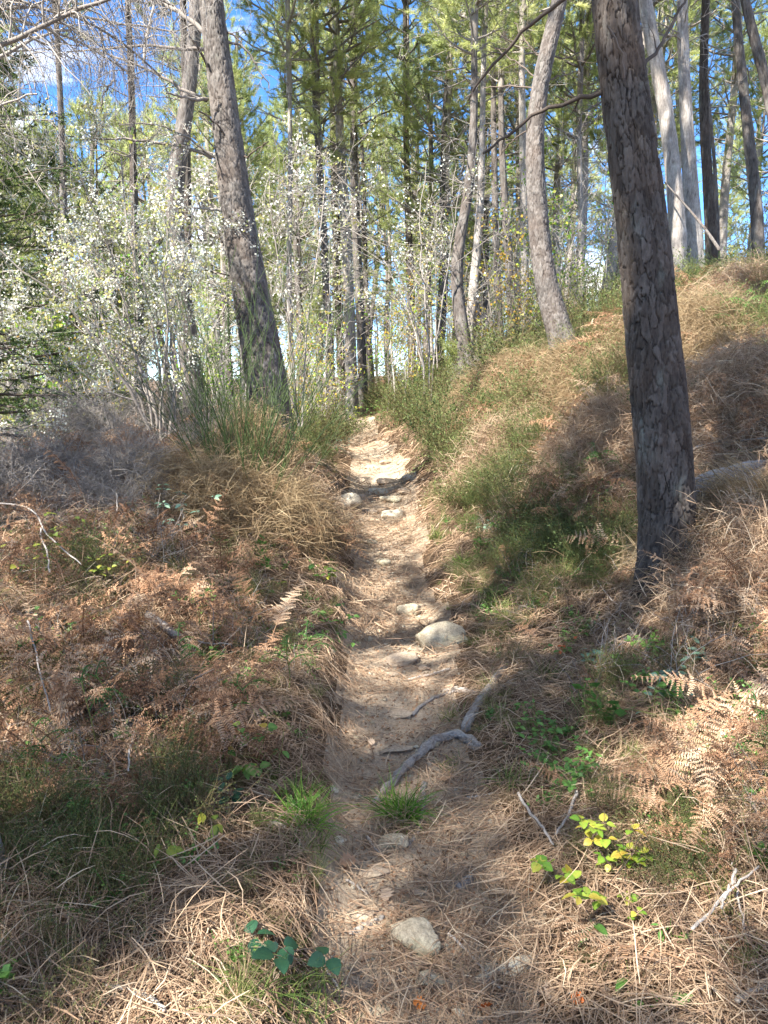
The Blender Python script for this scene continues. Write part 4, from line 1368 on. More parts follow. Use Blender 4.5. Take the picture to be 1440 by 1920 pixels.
# white blossoming shrub left
dL = 6.9
P, R = stems_px([([(300, 850), (240, 720), (150, 590), (60, 510), (-50, 440)], dL, 6.4, 13, 4), ([(305, 850), (270, 690), (190, 520), (110, 400), (50, 310)], dL, 7.2, 14, 4),
                 ([(312, 850), (300, 680), (262, 520), (235, 400), (225, 290)], dL, 7.5, 12, 4), ([(318, 850), (322, 690), (335, 570), (355, 470), (370, 380)], dL, 7.6, 12, 3),
                 ([(306, 850), (290, 760), (325, 640), (300, 480), (320, 380)], dL, 6.5, 10, 3), ([(298, 855), (210, 770), (110, 720), (10, 660), (-60, 640)], dL, 6.4, 9, 3),
                 ([(300, 850), (220, 650), (130, 500), (20, 380)], dL, 7.4, 10, 3),
                 ([(300, 850), (255, 640), (200, 450), (150, 330)], dL, 6.6, 9, 3), ([(325, 850), (335, 720), (310, 600), (350, 480), (370, 360)], dL, 7.8, 9, 3)])
g = (P[:, 0].mean(0)[0], P[:, 0].mean(0)[1]); P[:, 0, 2] = Hs(*g) - .05
shrub('blossoming_shrub', 'many stemmed white blossoming shrub with yellow young leaves left of the path', (g[0], g[1], Hs(*g)), P, R,
      [(80, .8, .75, .12, .0, .004), (380, .5, .8, .15, .1, .0022), (1000, .24, .8, .18, .1, .0018)], (M['twig_grey'], M['twig_grey']),
      (2300, 6, .0098, .03), (1100, 4, .013, .028, 'young_leaf'))
# sparser blossoming tree behind
dM = 13.
P, R = stems_px([([(800, 720), (780, 600), (740, 480), (700, 400), (640, 330)], dM, 12, 7, 2), ([(805, 720), (800, 600), (790, 480), (785, 380), (800, 300)], dM, 13, 8, 2),
                 ([(806, 720), (825, 600), (840, 500), (850, 420), (860, 350)], dM, 12.5, 6, 2), ([(803, 720), (760, 560), (700, 450), (660, 400)], dM, 13.6, 6, 2)])
gx_, gy_ = at(803, 720, dM)[:2]; P[:, 0, 2] = np.minimum(P[:, 0, 2], Hs(gx_, gy_) + .05)
shrub('blossoming_tree', 'sparse white blossoming tree with grey twigs right of the far path', (gx_, gy_, Hs(gx_, gy_)), P, R,
      [(34, 1.5, .75, .12, .1, .005), (200, .7, .8, .15, .0, .003), (560, .3, .8, .18, .0, .0024)], (M['twig_grey'], M['twig_grey']),
      (200, 6, .016, .07), (200, 3, .02, .05, 'young_leaf'), 'tree')
dM = 11.
P, R = stems_px([([(560, 800), (545, 640), (520, 480), (500, 330)], dM, 10.6, 8, 3), ([(565, 800), (575, 620), (600, 450), (610, 320)], dM, 11.5, 7, 3), ([(560, 800), (530, 680), (490, 560), (475, 420)], dM, 10.5, 7, 3)])
gx_, gy_ = at(562, 800, dM)[:2]
shrub('blossoming_tree', 'thin grey twigged tree with few blossoms just right of the tall left pine', (gx_, gy_, Hs(gx_, gy_)), P, R,
      [(30, 1.4, .75, .12, .1, .005), (180, .7, .8, .15, .0, .0035), (520, .3, .8, .18, .0, .0028)], (M['twig_grey'], M['twig_grey']),
      (150, 6, .018, .06), (110, 3, .02, .05, 'young_leaf'), 'tree')

# bare saplings: shared prototypes
def sapling_proto(seed, Hh=3.6, n=5):
    global rng
    keep = rng; rng = np.random.default_rng(seed)
    P0 = np.concatenate([rng.normal(size=(n, 2)) * .1, np.full((n, 1), -.1)], 1)
    D = np.concatenate([rng.normal(size=(n, 2)) * .16, np.ones((n, 1))], 1)
    P = grow(P0, D, Hh * rng.uniform(.6, 1.15, n), 10, .05, .2); R = (.018 * rng.uniform(.6, 1.2, n))[:, None] * np.linspace(1, .2, 10)
    C, RC = spawn(P, R, n * 16, Hh * .26, 6, .7, .13, .35, .2, 1, .5); RC = np.maximum(RC, .0045)
    C2, R2 = spawn(C, RC, n * 60, Hh * .11, 5, .8, .15, .2, .2, 1, .7); R2 = np.maximum(R2, .0035)
    V, Q, _ = tubes(P, R, 5); a = mesh('stem', V, Q, np.full(len(V), .6)); a.materials.append(M['twig_grey'])
    V, Q, T = join([(*tubes(C, RC, 3)[:2], .5), (*tubes(C2, R2, 3)[:2], .7)]); b = mesh('twig', V, Q, T); b.materials.append(M['twig_grey'])
    V, Q, T = flowers(C2, R2, n * 60, 3, .024, .06); c = mesh('foliage', V, Q, T); c.materials.append(M['leaf_lime'])
    rng = keep
    return a, b, c


SP = [sapling_proto(1000 + i, (3.2, 4.2, 3.6)[i], (5, 3, 6)[i]) for i in range(3)]


def sapling(px, d, k, s, label, leaves=True):
    x, y = at(px, 700, d)[:2]
    root = thing('sapling', label, 'sapling', (x, y, Hs(x, y)), 'bare twigged saplings between the pines')
    root.scale = (s,) * 3; root.rotation_euler = (0, 0, rng.uniform(0, 6))
    for nm, me in zip(('stem', 'twig', 'foliage'), SP[k]):
        if nm == 'foliage' and not leaves: continue
        o = bpy.data.objects.new(nm, me); COL.objects.link(o); o.parent = root; o['kind'] = 'stuff'


for i, (px, d) in enumerate([(590, 14), (610, 17), (735, 18), (760, 16), (830, 17), (905, 15), (930, 14), (965, 15), (1040, 14), (1100, 14), (1130, 16),
                             (560, 15), (520, 14), (440, 14), (400, 12), (210, 12), (160, 13), (90, 11), (30, 13), (1180, 14), (1400, 14), (1440, 16), (240, 10), (60, 10)]):
    sapling(px, d, i % 3, rng.uniform(.75, 1.1), gap_label(px, d, 'bare twigged sapling', 'sapling'), i % 4 != 1)

# ---- spruce on the far left
def spruce(px, d, top, label, rad=1.25, seed=5, n=70, zlow=.2):
    x, y = at(px, 700, d)[:2]; g = Hs(x, y)
    root = thing('spruce_tree', label, 'tree', (x, y, g))
    h = top - g
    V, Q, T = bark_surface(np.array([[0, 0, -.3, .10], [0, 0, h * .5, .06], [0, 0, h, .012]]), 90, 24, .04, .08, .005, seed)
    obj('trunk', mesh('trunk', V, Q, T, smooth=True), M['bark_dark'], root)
    z = np.linspace(zlow, h * .98, n) + rng.normal(size=n) * .05
    a = np.arange(n) * 2.4 + rng.normal(size=n) * .3
    f = z / h
    P0 = np.stack([0 * z, 0 * z, z], 1); D = np.stack([np.cos(a), np.sin(a), .25 - .45 * (1 - f)], 1)
    B = grow(P0, D, rad * (1 - f) ** .75 * rng.uniform(.75, 1.2, n) + .12, 9, .05, .35); RB = (.014 * (1 - f) + .004)[:, None] * np.linspace(1, .3, 9)
    C, RC = spawn(B, RB, n * 14, .34, 5, .75, .08, -.15, .15, 1, .5, flat=.75); RC = np.maximum(RC, .002)
    C2, R2 = spawn(C, RC, n * 34, .13, 4, .75, .08, -.1, .15, 1, .6, flat=.7); R2 = np.maximum(R2, .0015)
    V, Q, T = join([(*tubes(B, RB, 4)[:2], .3), (*tubes(C, RC, 3)[:2], .4)])
    obj('bough', mesh('bough', V, Q, T), M['twig_brown'], root, kind='stuff')
    ps = []
    for A, RA, m in ((C, RC, n * 14 * 34), (C2, R2, n * 34 * 30)):
        pos, tan, _, i, t = pick(A, RA, m, 0, 1)
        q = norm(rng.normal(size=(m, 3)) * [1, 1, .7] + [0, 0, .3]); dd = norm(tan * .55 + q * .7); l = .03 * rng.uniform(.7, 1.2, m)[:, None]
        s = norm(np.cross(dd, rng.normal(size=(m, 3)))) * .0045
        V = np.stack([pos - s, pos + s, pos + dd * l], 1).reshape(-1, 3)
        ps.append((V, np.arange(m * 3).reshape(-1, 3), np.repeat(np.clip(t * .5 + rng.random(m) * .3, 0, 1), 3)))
    V, Q, T = join(ps)
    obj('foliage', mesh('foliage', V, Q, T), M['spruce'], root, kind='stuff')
    return root


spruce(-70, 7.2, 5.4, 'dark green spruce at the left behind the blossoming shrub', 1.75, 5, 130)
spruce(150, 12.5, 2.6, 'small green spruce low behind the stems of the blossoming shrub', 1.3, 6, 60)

# ---- bare tree whose hanging twigs fill the upper left
bx, by = at(-150, 700, 6.2)[:2]
tree = thing('bare_tree', 'bare grey tree reaching in at the upper left with tangled hanging twigs', 'tree', (bx, by, Hs(bx, by)))
L = np.array([[bx, by, Hs(bx, by) - .3, .11], [bx + .05, by, 2.5, .09], [bx, by + .1, 5, .07], [bx + .1, by, 7.5, .03]])
trunk_obj(tree, L, 160, 40, .05, .1, .006, M['bark_mid'], 33)
for pts, d0, d1, w0, w1, tw in [([(-150, 140), (-60, 110), (30, 75), (90, 40), (165, 10), (250, -20)], 6.2, 6.0, 12, 5, 20),
                                ([(-150, 190), (-40, 130), (30, 90), (75, 60), (130, 55)], 6.2, 6.5, 10, 4, 16),
                                ([(-150, 20), (0, -20), (120, -40), (230, -30), (330, 10)], 6.2, 6.6, 10, 4, 46),
                                ([(-150, -60), (60, -90), (200, -80), (330, -60), (420, -20)], 6.2, 7.0, 10, 4, 46),
                                ([(-150, 300), (-60, 230), (10, 190), (70, 175)], 6.2, 6.0, 8, 3, 14),
                                ([(-150, 60), (20, 0), (150, 30), (240, 80), (300, 140)], 6.2, 7.0, 7, 3, 40), ([(-150, 0), (60, 40), (180, 90), (260, 150)], 6.8, 7.5, 7, 3, 36), ([(-150, -40), (100, 20), (200, 40), (330, 60)], 6.8, 7.5, 7, 3, 36)]:
    branch_obj(tree, pts, d0, d1, w0, w1, tw, .75, 'twig_grey', grav=-1.6, fine=6)

# ---- broom bush
dN = 5.3
g = G(468, 1000)
dN = g[1]
print('broom', g)
n = 64
P0 = np.stack([g[0] + rng.normal(size=n) * .10, g[1] + rng.normal(size=n) * .10, np.full(n, g[2] - .05)], 1)
D = np.stack([rng.normal(size=n) * .33 + .04, rng.normal(size=n) * .3, np.ones(n)], 1)
P = grow(P0, D, 2.15 * rng.uniform(.4, 1.12, n), 10, .04, .1); R = (.006 * rng.uniform(.5, 1.1, n))[:, None] * np.linspace(1, .25, 10)
root = thing('broom_bush', 'upright green broom bush with thin rush like stems beside the path', 'bush', g)
V, Q, _ = tubes(P, R, 5); T = np.clip(.9 - (V[:, 2] - g[2]) * .9, .15, .9)
obj('stem', mesh('stem', V - g, Q, T), M['broom'], root, kind='stuff')
C, RC = spawn(P, R, n * 7, .42, 7, .42, .05, .35, .4, 1, .6); RC = np.maximum(RC, .0017)
C2, R2 = spawn(C, RC, n * 9, .24, 5, .4, .06, .35, .2, 1, .7); R2 = np.maximum(R2, .0016)
V, Q, T = join([(*tubes(C, RC, 3)[:2], .45), (*tubes(C2, R2, 3)[:2], .3)])
obj('shoot', mesh('shoot', V - g, Q, T), M['broom'], root, kind='stuff')
# dead grass and needles hanging through its foot
x = g[0] + rng.normal(size=420) * .26; y = g[1] + rng.normal(size=420) * .2 - .05
P_, rot = spots(x, y, .5, 0, .42)
scatter('hanging_dead_grass', B_STRAWHEAP, P_, rot, rng.uniform(.5, 1.1, 420))
x = g[0] + rng.normal(size=160) * .3; y = g[1] + rng.normal(size=160) * .2
P_, rot = spots(x, y, .6, 0, .35)
scatter('hanging_dead_bracken', B_FROND, P_, rot, rng.uniform(.3, .6, 160))

# ---- young pine with long needles on the bank
def young_pine(px, py, h, label):
    g = G(px, py); root = thing('young_pine', label, 'tree', g)
    K = 8; P = grow(np.array([[0, 0, -.05]]), np.array([[.05, 0, 1.]]), h, K, .05, .2); R = np.linspace(.02, .006, K)[None]
    C, RC = spawn(P, R, 16, h * .5, 5, .8, .1, .6, .2, .95, .5)
    V, Q, T = join([(*tubes(P, R, 5)[:2], .5), (*tubes(C, RC, 4)[:2], .5)])
    obj('stem', mesh('stem', V, Q, T), M['twig_brown'], root, kind='stuff')
    pos, tan, _, i, t = pick(C, RC, 80, .3, 1)
    pos = np.concatenate([pos, C[:, -1], P[:, -1]]); tan = norm(np.concatenate([tan, C[:, -1] - C[:, -2], P[:, -1] - P[:, -2]]))
    V, Q, T = tuft_needles(pos, tan, 34, .17, .0028, rng.random(len(pos)) * .5 + .1)
    obj('foliage', mesh('foliage', V, Q, T), M['needle_live'], root, kind='stuff')


young_pine(858, 735, 1.0, 'young pine with soft long needles on the bank beside the far path')
young_pine(800, 745, .7, 'smaller young pine left of the soft needled one')

# ---- bushes of heath and gorse on the banks
BM = []
for i in range(3):
    V, Q, T = heath(370 + i, 90, (.55, .7, .45)[i], .02, 20, (.8, .6, 1.)[i])
    me = mesh('foliage', V, Q, T); me.materials.append(M['heath']); BM.append(me)
for px, py, k, s, lab in [
    (885, 745, 0, 1.0, 'olive heath bush below the young pine on the bank'), (842, 790, 1, .8, 'heath bush right of the far path beside pale grass'), (788, 790, 0, 1., 'rounded dark heath bush where the path narrows'),
    (745, 775, 1, .9, 'grey green heath bush right of the path end'), (950, 700, 2, 1.1, 'brownish heath bush left of the curved pine foot'), (880, 885, 0, .7, 'dark low heather right of the sunny path'),
    (826, 850, 2, .7, 'low heather at the right of the upper path'), (985, 640, 0, 1.1, 'heath bush on the crest left of the curved pine'), (1120, 660, 1, 1., 'olive bush on the bank right of the curved pine'),
    (1160, 600, 0, 1.1, 'olive bush on the crest touching the big trunk'), (1310, 520, 0, 1., 'green bush on the bank top below the whitish trunk'), (1370, 510, 2, 1., 'bush at the right of the bank top'),
    (1050, 1035, 0, .55, 'dark green heather clump in shade left of the big trunk'), (970, 950, 1, .55, 'heather clump on the slope below pale straw'), (1110, 1060, 2, .5, 'low heather at the foot of the big trunk'),
    (608, 830, 0, .8, 'green heath bush at the left of the upper path'), (575, 860, 2, .8, 'low heath bush behind the broom'), (1000, 800, 1, .7, 'heath bush amid pale grass on the slope'),
    (930, 850, 2, .8, 'spreading heather in the middle of the slope'), (1150, 745, 0, .8, 'olive heath bush just left of the big trunk'), (1250, 540, 1, .9, 'bush behind the big trunk on the bank top'),
    (1000, 1010, 2, .5, 'small heather patch between grass and big trunk'), (905, 930, 0, .5, 'small dark heather beside the path grass'), (1070, 700, 1, .6, 'heath sprigs at the foot of the curved pine')]:
    g = G(px, py); root = thing('heath_bush', lab, 'bush', g, 'heath bushes on the banks')
    o = bpy.data.objects.new('foliage', BM[k]); COL.objects.link(o); o.parent = root; o.scale = (s * 1.35,) * 3; o.rotation_euler = (rng.normal() * .1, rng.normal() * .1, rng.uniform(0, 6)); o['kind'] = 'stuff'

for d, u, k, s, lab in [(7.2, .75, 2, .7, 'low heath bush at the right path edge where the sun first strikes'), (8.2, .85, 0, .9, 'heath bush at the right path edge level with the sunlit boulder'), (9.2, .8, 1, .9, 'upright heath bush at the right edge of the rocky steps'),
                        (10.2, .85, 0, 1.1, 'round heath bush overhanging the right of the rocky steps'), (11.4, .85, 2, 1.2, 'spreading heath bush beside the upper sunny path'), (12.8, .9, 1, 1.2, 'tall heath bush near the top of the path on the right'),
                        (14.5, .8, 0, 1.3, 'heath bush at the right where the path goes out of sight'), (9.6, 1.5, 2, 1., 'heath bush one step up the bank from the rocky steps'), (11.0, 1.7, 0, 1.2, 'large heath bush on the slope above the upper path'),
                        (8.4, 1.6, 1, .8, 'thin heath bush on the slope left of the curved pine'), (12.6, 2.2, 0, 1.3, 'heath bush on the crest above the far path'), (10.4, 2.6, 1, 1., 'heath bush on the crest just right of the curved pine'),
                        (9.6, 3.3, 0, 1., 'heath bush on the crest behind the big dark pine'), (10.2, 4.3, 2, 1.1, 'heath bush at the foot of the whitish trunk'), (9.4, 4.9, 0, 1., 'heath bush at the far right of the crest'),
                        (11.5, -.8, 1, .9, 'heath bush at the left edge of the upper path'), (13.5, -.85, 0, 1.2, 'heath bush at the left where the path goes out of sight'), (6.4, 2.2, 2, .7, 'low heath bush just left of the big pine on the slope'),
                        (15.5, -.5, 2, 1.2, 'green bush closing the end of the path')]:
    x = float(xc(d)) + u; g = (x, d, Hs(x, d)); root = thing('heath_bush', lab, 'bush', g, 'heath bushes on the banks')
    o = bpy.data.objects.new('foliage', BM[k]); COL.objects.link(o); o.parent = root; o.scale = (s * 1.5,) * 3; o.rotation_euler = (rng.normal() * .1, rng.normal() * .1, rng.uniform(0, 6)); o['kind'] = 'stuff'
rng = np.random.default_rng(505)
# ------------------------------------------------------------------ stones
def stone_mesh(seed, sx, sy, sz, sub=4, rough=.24):
    import bmesh
    bm = bmesh.new(); bmesh.ops.create_icosphere(bm, subdivisions=sub, radius=1)
    me = bpy.data.meshes.new('stone'); bm.to_mesh(me); bm.free()
    n = len(me.vertices); c = np.empty(n * 3, np.float32); me.vertices.foreach_get('co', c); c = c.reshape(-1, 3).astype(float)
    r = np.random.default_rng(seed)
    d = np.ones(n)
    for k in range(16):                                    # flat facets cut by planes
        q = norm(r.normal(size=3)); lim = r.uniform(.55, .92)
        h = c @ q; d = np.where(h * d > lim, lim / np.maximum(h, 1e-3), d)
    d = np.minimum(d, 1)
    d += rough * .5 * fbm(c[:, 0] * 1.6 + seed, c[:, 1] * 1.6 + c[:, 2] * 1.3, seed, 3) + rough * .2 * fbm(c[:, 0] * 6, c[:, 1] * 6 + c[:, 2] * 5, seed + 3, 3)
    c = c * d[:, None] * [sx, sy, sz]
    me.vertices.foreach_set('co', c.astype(np.float32).ravel())
    me.polygons.foreach_set('use_smooth', np.ones(len(me.polygons), bool)); me.update()
    return me


stones = [
    (782, 1768, 52, 36, .5, 'stone_grey', 'largest rounded grey stone lying in the near part of the path'),
    (803, 1842, 32, 24, .45, 'stone_grey', 'smaller grey stone just below the largest rounded one'),
    (975, 1822, 34, 17, .3, 'stone_pale', 'pale sunlit stone half buried in needles right of the largest stone'),
    (915, 1830, 24, 12, .25, 'stone_pale', 'pale flat stone edge between the largest stone and the sunlit one'),
    (735, 1587, 30, 13, .3, 'stone_grey', 'flat grey stone below the bright green grass tuft'),
    (698, 1642, 28, 12, .2, 'stone_tan', 'flat buried stone left of the path middle below the root'),
    (826, 1201, 47, 27, .5, 'stone_grey', 'broad grey boulder at the right edge of the path'),
    (770, 1148, 23, 13, .5, 'stone_grey', 'small grey boulder above the broad one on the path'),
    (741, 969, 23, 12, .55, 'stone_pale', 'sunlit rounded boulder in the middle of the path farther up'),
    (716, 1057, 20, 7, .35, 'stone_grey', 'flat light grey stone in the shaded stretch of path'),
    (694, 1018, 15, 6, .35, 'stone_grey', 'flat stone at the left path edge in shade above the light grey one'),
    (755, 1242, 40, 11, .16, 'stone_tan', 'flat tan slab of rock across the path beside the boulder'),
    (735, 1266, 13, 8, .4, 'stone_tan', 'small stone just below the tan slab on the path'),
    (794, 1255, 11, 8, .4, 'stone_tan', 'small round stone right under the tan slab'),
    (745, 1340, 36, 14, .12, 'stone_tan', 'worn rock surface showing in the path left of the root'),
    (740, 1408, 30, 14, .12, 'stone_tan', 'worn rock surface in the path above the root end'),
    (622, 1482, 13, 11, .35, 'stone_pale', 'pale stone set in the left bank of the path beside the grass'),
    (634, 1580, 17, 14, .3, 'stone_pale', 'pale stone low in the left edge of the path'),
    (690, 1722, 22, 10, .25, 'stone_tan', 'tan stone in the left half of the near path'),
    (664, 1500, 12, 7, .3, 'stone_grey', 'pebble beside the left end of the root'),
    (520, 1550, 18, 9, .3, 'stone_pale', 'pale stone lying in the left verge beside the bright grass'),
    (810, 1395, 16, 11, .4, 'stone_grey', 'grey stone tucked under the arching root'),
    (708, 925, 24, 6, .3, 'stone_pale', 'sunlit flat rock step across the upper path'),
    (645, 945, 30, 8, .4, 'stone_pale', 'sunlit rock ledge at the left edge of the upper path'),
    (676, 936, 14, 8, .5, 'stone_tan', 'brown rock block at the end of the sunlit ledge'),
    (730, 905, 22, 5, .3, 'stone_tan', 'tan rock step farther up the sunny path'),
    (700, 880, 16, 4, .35, 'stone_tan', 'small rock across the upper path in sun'),
    (760, 925, 16, 6, .4, 'stone_tan', 'tan rock at the right side of the sunny path'),
    (690, 960, 16, 6, .4, 'stone_tan', 'tan rock step just left of the sunlit boulder'),
    (735, 940, 20, 6, .35, 'stone_grey', 'grey flat rock step above the sunlit boulder'),
    (765, 900, 18, 6, .4, 'stone_pale', 'pale rock at the right edge of the sunny path'),
    (680, 905, 14, 5, .4, 'stone_tan', 'tan rock at the left edge of the sunny path'),
    (725, 868, 12, 4, .4, 'stone_tan', 'farthest small rock in the sunny path'),
    (765, 1000, 9, 5, .5, 'stone_grey', 'small grey stone at the right edge of the shaded path'),
    (668, 1120, 9, 5, .4, 'stone_tan', 'small tan stone at the left edge above the boulder'),
    (690, 1200, 10, 6, .4, 'stone_grey', 'small grey stone left of the broad boulder'),
    (660, 1375, 10, 6, .4, 'stone_tan', 'small tan stone at the left edge level with the arching root'),
    (780, 1680, 14, 7, .3, 'stone_tan', 'tan stone half sunk right of the near path middle'),
    (660, 1870, 16, 9, .3, 'stone_tan', 'tan stone half sunk at the near left of the path'),
    (860, 1905, 14, 8, .3, 'stone_pale', 'pale stone half sunk near the orange leaf'),
    (712, 1038, 6, 4, .5, 'stone_grey', 'small pebble above the flat light grey stone'),
    (900, 1085, 8, 6, .4, 'stone_tan', 'small brown stone at the right path edge beside the grass'),
    (610, 1800, 12, 8, .3, 'stone_tan', 'tan stone low in the left path bank near the dark leaves'),
    (712, 1905, 26, 9, .25, 'stone_grey', 'flat grey stone below the near path stones'),
]
for i, (px, py, rx, ry, hz, mt, lab) in enumerate(stones):
    g = G(px, py + ry * .55); dep = g[1] * CT + (1.6 - g[2]) * ST
    sx = rx * dep / F; view = (1.6 - g[2]) / g[1]
    sx *= 1.12
    sz = max(sx * hz * 1.3, .014)
    sy = max((ry * dep / F - sz * .6) / max(view, .2) * 1.0, sx * .6); sy = min(sy, sx * 1.3)
    o = obj('stone', stone_mesh(30 + i, sx * 1.12, sy, sz, 4 if rx > 20 else 3), M[mt], None, (g[0], g[1] + sy * .7, g[2] + sz * .28 + .004))
    o.rotation_euler = (rng.normal() * .08, rng.normal() * .08, rng.uniform(-.5, .5))
    tag(o, lab, 'stone', 'stones bedded in the path')

# loose small pebbles, too many and small to tell apart
pm = [stone_mesh(90 + i, 1, .8, .55, 2, .2) for i in range(3)]
cp_ = bpy.data.collections.new('src_pebble')
for i, m_ in enumerate(pm):
    m_.materials.append(M[('stone_grey', 'stone_tan', 'stone_pale')[i]]); cp_.objects.link(bpy.data.objects.new('pebble_source_%d' % i, m_))
n = 1300
y = 1.4 + 10 * rng.random(n) ** 1.4; x = xc(y) + rng.normal(size=n) * hw(y) * .6
scatter('pebbles', (cp_, 3), np.stack([x, y, H(x, y)], 1), rng.uniform(0, 6, (n, 3)) * [.05, .05, 1], (.003 + .014 * rng.random(n) ** 2.5) * (1 + .06 * y))


# ------------------------------------------------------------------ roots, sticks, logs
def ground_line(pts, lift=0., K=26, wig=.0):
    g = np.array([G(px, py) for px, py in pts])
    Q, _ = resample(np.c_[g, np.zeros(len(g))], K) if len(g) > 2 else (np.c_[np.linspace(g[0], g[-1], K), np.zeros(K)], 0)
    Q = Q[:, :3]; Q[:, 2] = np.maximum(Q[:, 2], H(Q[:, 0], Q[:, 1])) + lift
    return Q + rng.normal(size=(K, 3)) * wig * [1, 1, .5]


def woody(name, label, cat, line, r0, r1, mat, group=None, na=14, rough=.18, side=None, K=None):
    n = len(line)
    L = np.c_[line, np.linspace(r0, r1, n)]
    V, Q, T = bark_surface(L, max(60, n * 5), na, r0 * 1.2, r0 * 5, r0 * .16, 7 + int(abs(line[0, 0]) * 100) % 50, flare=0, fine=r0 * rough)
    b = line[0].copy(); V[:na] = V[:na].mean(0); V[-na:] = V[-na:].mean(0)
    parts = [(V, Q, T)]
    m = len(V); 
    caps = []
    o = obj(name, mesh(name, V - b, Q, T, smooth=True), M[mat], None, b)
    tag(o, label, cat, group)
    return o


ln = ground_line([(700, 1508), (735, 1475), (770, 1440), (805, 1405), (838, 1385), (868, 1383), (896, 1405)], .004, 40, .005)
ln[:, 2] += .02 * np.sin(np.linspace(0, PI, 40)) ** .7
woody('tree_root', 'thick bare grey root arching diagonally across the path', 'root', ln, .015, .021, 'root', na=26, rough=.5)
woody('tree_root', 'grey root continuing up the right path edge beyond the arch', 'root', ground_line([(872, 1375), (882, 1345), (896, 1318), (918, 1295), (935, 1268), (952, 1245)], .006, 30, .004), .024, .018, 'root', na=18)
woody('tree_root', 'thin root running from the stick to the path edge', 'root', ground_line([(772, 1345), (800, 1318), (830, 1300), (880, 1298)], .004, 24, .003), .010, .007, 'root', na=12)
woody('tree_root', 'knobbly short root beside the upper end of the grey root', 'root', ground_line([(832, 1300), (858, 1292), (885, 1300), (905, 1302)], .006, 20, .004), .013, .009, 'root', na=12)
woody('tree_root', 'root running down past the bright grass tuft', 'root', ground_line([(795, 1470), (792, 1510), (788, 1555), (765, 1590)], .0, 24, .003), .013, .008, 'root', na=12)
woody('tree_root', 'worn root stub showing right of the near path middle', 'root', ground_line([(858, 1668), (872, 1655), (888, 1643)], .0, 16, .003), .018, .012, 'root', na=12)
woody('tree_root', 'flat root across the near left path', 'root', ground_line([(655, 1752), (685, 1738), (720, 1722)], .0, 16, .003), .012, .008, 'root', na=12)

SG = 'dead sticks on the ground'
sticks = [
    ([(766, 1278), (800, 1270), (845, 1257)], .007, .005, .012, 'dead_stick', 'pale straight stick across the path below the broad boulder'),
    ([(276, 1182), (310, 1206), (345, 1234)], .020, .017, .09, 'dead_stick', 'thick pale broken stick lying on the dead bracken'),
    ([(-8, 1030), (40, 1030), (78, 1046), (84, 1080), (112, 1120), (160, 1165)], .006, .003, .30, 'dead_stick', 'white bent twig lying over the bramble on the left bank'),
    ([(84, 1075), (82, 1100), (98, 1130), (100, 1175)], .006, .004, .28, 'dead_stick', 'white forked twig hanging down from the bent one'),
    ([(60, 1250), (75, 1320), (88, 1380), (104, 1440)], .0042, .003, .22, 'dead_wood', 'slender grey stick standing in the bracken at the left'),
    ([(186, 962), (222, 972), (224, 1020)], .006, .004, .22, 'dead_stick', 'bent grey twig above the bramble on the left bank'),
    ([(372, 1230), (392, 1236), (435, 1237)], .004, .003, .08, 'dead_stick', 'thin twig right of the thick pale broken stick'),
    ([(970, 1512), (990, 1545), (1015, 1575), (1038, 1612)], .0055, .004, .05, 'dead_stick', 'pale bent twig right of the path below the leafy herbs'),
    ([(1080, 1510), (1070, 1540), (1056, 1570), (1040, 1595)], .006, .004, .05, 'dead_stick', 'darker curved twig facing the pale bent one'),
    ([(838, 1758), (870, 1785), (905, 1828), (940, 1862)], .0045, .003, .01, 'dead_stick', 'thin dark twig running down from the largest stone'),
    ([(876, 1500), (905, 1498), (928, 1494)], .006, .004, .01, 'dead_stick', 'short grey stick on the bare soil right of the grass tuft'),
    ([(688, 1575), (702, 1595), (716, 1610)], .004, .003, .01, 'dead_stick', 'dark short twig left of the flat grey stone'),
    ([(650, 1655), (670, 1668), (690, 1685)], .004, .003, .01, 'dead_stick', 'dark twig beside the buried stone'),
    ([(1290, 1810), (1330, 1770), (1375, 1725), (1418, 1682)], .0045, .003, .10, 'dead_stick', 'long pale straw stalk slanting over the dead bracken'),
    ([(1375, 1690), (1362, 1730), (1345, 1765)], .004, .003, .10, 'dead_stick', 'second pale stalk crossing the slanting one'),
    ([(1370, 1655), (1378, 1710), (1392, 1785)], .003, .0025, .06, 'dead_stick', 'upright thin grey stalk behind the crossed pale ones'),
    ([(1378, 1898), (1405, 1880), (1450, 1865)], .008, .006, .03, 'dead_stick', 'grey stick in the lower right corner of the needles'),
    ([(1260, 905), (1330, 875), (1390, 850), (1455, 812)], .012, .006, .16, 'dead_wood', 'long grey branch leaning behind the big dark trunk'),
    ([(1330, 868), (1390, 862), (1455, 858)], .008, .005, .14, 'dead_wood', 'level grey twig below the long leaning branch'),
    ([(960, 905), (985, 890), (1015, 898)], .006, .004, .12, 'dead_stick', 'curved pale twig over the dark heather'),
    ([(1168, 1003), (1200, 985), (1225, 960)], .004, .003, .05, 'dead_stick', 'pale stalk leaning toward the foot of the big trunk'),
    ([(1048, 1030), (1070, 1005), (1130, 985)], .005, .003, .10, 'dead_stick', 'pale twig over the grass left of the big trunk'),
    ([(200, 1870), (260, 1875), (312, 1918)], .006, .005, .03, 'dead_stick', 'grey bent stick among needles in the near left'),
    ([(260, 1440), (248, 1480), (246, 1530)], .004, .003, .16, 'dead_stick', 'white upright stalk below the left bracken'),
    ([(870, 1740), (890, 1660), (905, 1640)], .0, .0, 0, '', ''),
    ([(585, 1800), (620, 1835), (640, 1868)], .005, .003, .01, 'dead_stick', 'twig lying down the left path bank'),
    ([(1120, 1100), (1135, 1130), (1160, 1150)], .004, .003, .04, 'dead_stick', 'short twig in front of the big trunk'),
    ([(1020, 640), (1045, 690), (1078, 712)], .008, .005, .12, 'dead_stick', 'pale dead branch on the bank by the curved pine'),
]
